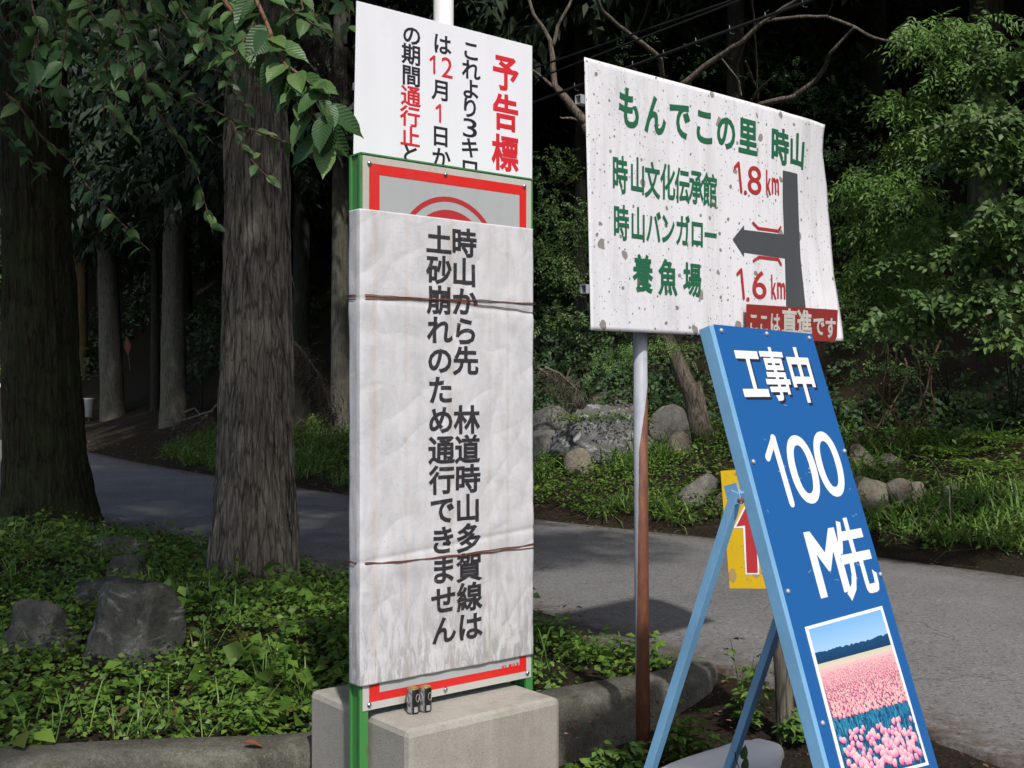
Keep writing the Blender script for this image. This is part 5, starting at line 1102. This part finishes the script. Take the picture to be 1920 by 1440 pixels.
# verge across the road
def vkeep(p):
    d = sdist(p, FAR); return (d > .28 + .25 * np.sin(p[:, 0] * 3) ** 2) & (d < 5.2) & inview(p) & (rng.random(len(p)) < 1.15 - d / 7)
P = scatter(76000, -11, 9, 6, 30, vkeep); P = P[clump(P, .7, 41) > -.32 - .1 * (P[:, 0] > 0)]; P = P[(P[:, 0] > -8.6)]
dF = sdist(P[:, :2], FAR); P = P[(P[:, 0] > -4.8) | (dF < 2.6)]
ar = [plants(P[::2], 5, rng.uniform(.04, .22, len(P[::2])), .05, .7, .09), plants(P[1::4], 6, rng.uniform(.1, .32, len(P[1::4])), .08, .4, .10)]
vj = join(ar); o = np_object('verge_weeds', vj[0], vj[1], M['grass'] if 0 else M['weed'], rnd=vj[2]); tag(o, 'sunlit weeds on the bank across the road', 'weeds', kind='stuff')
Q = P[clump(P, .55, 77) > -.12]; Q = Q[sdist(Q[:, :2], FAR) < 3.6][::2]; N = len(Q)
gr = blade_arrays(np.repeat(Q, 5, 0) + rng.normal(size=(N * 5, 3)) * [.05, .05, 0], rdir(N * 5, 1.5, .9) * [1, 1, 1], rng.uniform(.16, .42, N * 5), rng.uniform(.010, .022, N * 5), rng.uniform(.3, 1.1, N * 5))
o = np_object('verge_grass', gr[0], gr[1], M['grass'], rnd=gr[2]); tag(o, 'long strap-leaved grass on the bank across the road', 'grass', kind='stuff')
# litter: road edges, kerb foot, bank
def lkeep(p):
    df, dn, di = sdist(p, FAR), -sdist(p, NEAR), sdist(p, KERB)
    k = ((df > -.35) & (df < .9)) | ((df > 0) & (df < 9) & (rng.random(len(p)) < .25)) | ((dn > -.45) & (di < 0) & (dn < 1.6)) | ((di > .05) & (rng.random(len(p)) < .35))
    return k & inview(p) & (rng.random(len(p)) < np.where((df > -.35) & (df < 0) | (dn < 0) & (dn > -.45), .18, 1))
P = scatter(120000, -14, 9, 3.6, 36, lkeep); P[:, 2] += .012 + rng.random(len(P)) * .02; P[:, 2] = np.maximum(P[:, 2], .012 * ((sdist(P[:, :2], FAR) < 0.05) & (-sdist(P[:, :2], NEAR) < .05)) - 9 * 0); N = len(P)
inroad = (sdist(P[:, :2], FAR) < .02) & (-sdist(P[:, :2], NEAR) < .02); P[inroad, 2] = .03
L = rng.uniform(.012, .05, N) * np.where(P[:, 1] > 12, 1.5, 1); v, f, r = leaf_arrays(P, rdir(N) * [1, 1, .15], np.array([[0, 0, 1.0]]) + rng.normal(size=(N, 3)) * .35, L, L * rng.uniform(.12, .6, N), .1, .05)
o = np_object('leaf_litter', v, f, M['deadleaf'], rnd=r); tag(o, 'brown leaf litter along the road edges and kerb foot', 'leaf litter', kind='stuff')
# undergrowth of the hillside
def hkeep(p):
    d = sdist(p, FAR); return (d > 4.2) & (d < 34) & inview(p, .03) & (rng.random(len(p)) < 1.25 - d / 40)
P = scatter(90000, -48, 40, 12, 84, lambda p: hkeep(p)); P = P[rng.random(len(P)) < np.clip(26 / P[:, 1], .2, 1)]
P = P[(P[:, 0] > -3) | (clump(P, .3, 5) > .05)]
P = P[(clump(P, .45, 90) > -.22) | (P[:, 0] > 2.5)]; P[:, 2] += np.abs(rng.normal(size=len(P))) * .9 * (1 + clump(P, .35, 61))
sc = np.clip(P[:, 1] / 22, .8, 2.2); v, f, r = sprays(P, rdir(len(P), -.1), np.array([[0, -.4, .9]]) + rng.normal(size=P.shape) * .35, 5, .3 * sc, .13 * sc, .55, .9)
Pn = scatter(26000, -2.5, 14, 12, 30, lambda p: (sdist(p, FAR) > 3.6) & (sdist(p, FAR) < 10) & inview(p, .03)); Pn[:, 2] += np.abs(rng.normal(size=len(Pn))) * .35; Pn = Pn[(clump(Pn, .9, 12) > -.35) & ((Pn[:, 0] < 3) | (sdist(Pn[:, :2], FAR) < 4.6))]
v, f, r = join([(v, f, r), sprays(Pn, rdir(len(Pn), .1), np.array([[0, -.5, .8]]) + rng.normal(size=Pn.shape) * .35, 5, np.full(len(Pn), .26), .11, .6, .9)])
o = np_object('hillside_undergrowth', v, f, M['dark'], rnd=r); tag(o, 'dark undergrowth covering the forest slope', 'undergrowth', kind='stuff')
print('undergrowth', len(P))

# single plants
def plant(px, py, h_, n_, leaf, label, mat='weed', wid=.45, sp=.8, name='weed_plant', cat='weed', group=None, D=None):
    g = ground(px, py) if D is None else Vector((at(px, py, D).x, D, float(height([((px - CX) / F * D, D)])[0]))); t = thing(name, label, cat, g, group); P, dr = [], []
    for s_ in range(n_):
        a = random.random() * 6.28; top = g + Vector((math.cos(a) * h_ * .3 * sp, math.sin(a) * h_ * .3 * sp, h_ * random.uniform(.6, 1)))
        pts = [g.lerp(top, t_) + Vector((0, 0, .1 * h_ * math.sin(3.1 * t_))) for t_ in np.linspace(0, 1, 6)]
        MB().tube(pts, [.004, .0035, .003, .0025, .002, .0012], 5).build('stem', M['bright'], t)
        for k_ in range(9):
            tt = .2 + .8 * k_ / 8; P.append(g.lerp(top, tt)); b = k_ * 2.4; dr.append((math.cos(b), math.sin(b), .25))
    P, dr = np.array(P), np.array(dr); v, f, r = sprays(P, dr, np.array([[0, 0, 1.0]]) + rng.normal(size=P.shape) * .2, 5, np.full(len(P), leaf * 1.1), leaf, wid, .8)
    o = np_object('leaves', v, f, M[mat], t, rnd=r); o['kind'] = 'stuff'; return t
plant(1396, 1385, .50, 6, .055, 'tall mugwort plant growing beside the rounded kerb end', D=5.9)
plant(1150, 1440, .30, 7, .06, 'bright weed clump between the concrete block and the rusty post', 'bright', .5, D=5.35)
plant(1100, 1440, .24, 5, .06, 'weed clump touching the right side of the concrete block', 'weed', .5, D=5.3)
plant(1275, 1400, .34, 6, .055, 'weed clump at the kerb foot behind the folding sign leg', 'weed', .5, D=5.7)
plant(1330, 1400, .26, 5, .055, 'low weed between the kerb end and the sandbag', 'weed', .5, D=5.5)
plant(1495, 1400, .16, 4, .06, 'small yellowish weed at the foot of the wooden post', 'bright', .6, D=5.7)
plant(1200, 1440, .22, 5, .05, 'dark weed clump right behind the rusty post', 'weed', .5, D=5.5)
plant(480, 1370, .16, 6, .05, 'glossy upright seedling patch by the kerb left of the block', 'weed', .5, D=5.35)
plant(700, 1100, .5, 4, .05, 'tall weed rising behind the wrapped sign', 'weed', .5, D=7.2)
for i, (x, y) in enumerate(((1745, 845), (1800, 872), (1850, 900), (1700, 835), (1885, 850), (1830, 840))):
    g = ground(x, y); N = 9; a = np.linspace(0, 6.28, N, endpoint=False) + i; t = thing('fern', 'dark fern on the shaded bank, ' + ('second from the left', 'third from the left', 'lowest and third from the right', 'leftmost of six', 'rightmost of six', 'highest, second from the right')[i], 'fern', g, 'ferns on the shaded bank')
    O = np.repeat(np.array([[*g]]), N, 0) + [0, 0, .1]; dr = np.stack([np.cos(a), np.sin(a), .55 + 0 * a], 1)
    v, f, r = sprays(O, dr, np.array([[0, 0, 1.0]]) + 0 * O, 21, np.full(N, .6), .13, .25, 1.1, 1.0); o = np_object('fronds', v, f, M['weed'], t, rnd=r); o['kind'] = 'stuff'
# weeds and moss growing over the veined boulder
bv_ = [o for o in C.objects if o.get('label', '').startswith('big craggy')][0]
c = bv_.location; a = rng.random(260) * 6.28; q = rng.random(260) ** .5
P = np.stack([c.x + np.cos(a) * q * .75, c.y + np.sin(a) * q * .5 - .1, np.full(260, c.z + .30)], 1); P[:, 2] += .12 * (1 - q); pj = plants(P, 5, rng.uniform(.02, .14, 260), .05, .6, .08)
o = np_object('boulder_weeds', pj[0], pj[1], M['weed'], rnd=pj[2]); tag(o, 'small weeds growing over the big veined boulder', 'weeds', kind='stuff')
# a few fallen yellow flowers and bright dots in the island weeds
P = scatter(45, -2.5, .9, 5.2, 8.5, isl); P[:, 2] += rng.uniform(.08, .2, len(P)); k = Nodes('yellow_petal'); M['petal'] = k.bsdf((.75, .55, .02), .5)
v, f, r = leaf_arrays(P, rdir(len(P)), np.array([[0, -.3, 1.0]]) + 0 * P, np.full(len(P), .012), np.full(len(P), .012)); o = np_object('yellow_flowers', v, f, M['petal'], rnd=r); tag(o, 'tiny yellow flowers dotted in the island weeds', 'flowers', kind='stuff')
# leafy sprig in front of the sandbag
sp_ = thing('sprig', 'thin sprig with two round leaves in front of the white sandbag', 'sprig', at(1388, 1500, 4.55)); MB().tube([at(1388, 1500, 4.55), at(1386, 1440, 4.55), at(1380, 1425, 4.55), at(1378, 1410, 4.55)], .002, 6).build('stem', M['twig'], sp_)
for x, y, ang in ((1392, 1424, .3), (1394, 1446, .2)):
    o = bpy.data.objects.new('leaf', leaf_meshes[2]); C.objects.link(o); o.parent = sp_; p = at(x, y, 4.55) - sp_.location
    d = Vector((.25, 0, 1)).normalized(); n = Vector((0, -1, .2)); xx = d.cross(n).normalized(); zz = xx.cross(d)
    o.matrix_local = Matrix.Translation(p) @ Matrix((xx, d, zz)).transposed().to_4x4() @ Matrix.Scale(.06, 4)

# fallen leaves lying on the kerb and on the concrete
fl = thing('fallen_leaf', 'curled rusty brown fallen leaf lying on the kerb left of the block', 'leaf', at(478, 1400, 1.59 * F / (1400 - HY)))
M['rust_leaf'] = flat('rusty_leaf', (.28, .075, .025), .7, var=.4); me = leaf_meshes[5].copy(); me.materials.clear(); me.materials.append(M['rust_leaf'])
o = bpy.data.objects.new('blade', me); C.objects.link(o); o.parent = fl; o.matrix_local = Matrix.Translation((-.05, 0, .02)) @ Matrix.Rotation(math.radians(-80), 4, 'Z') @ Matrix.Scale(.09, 4)
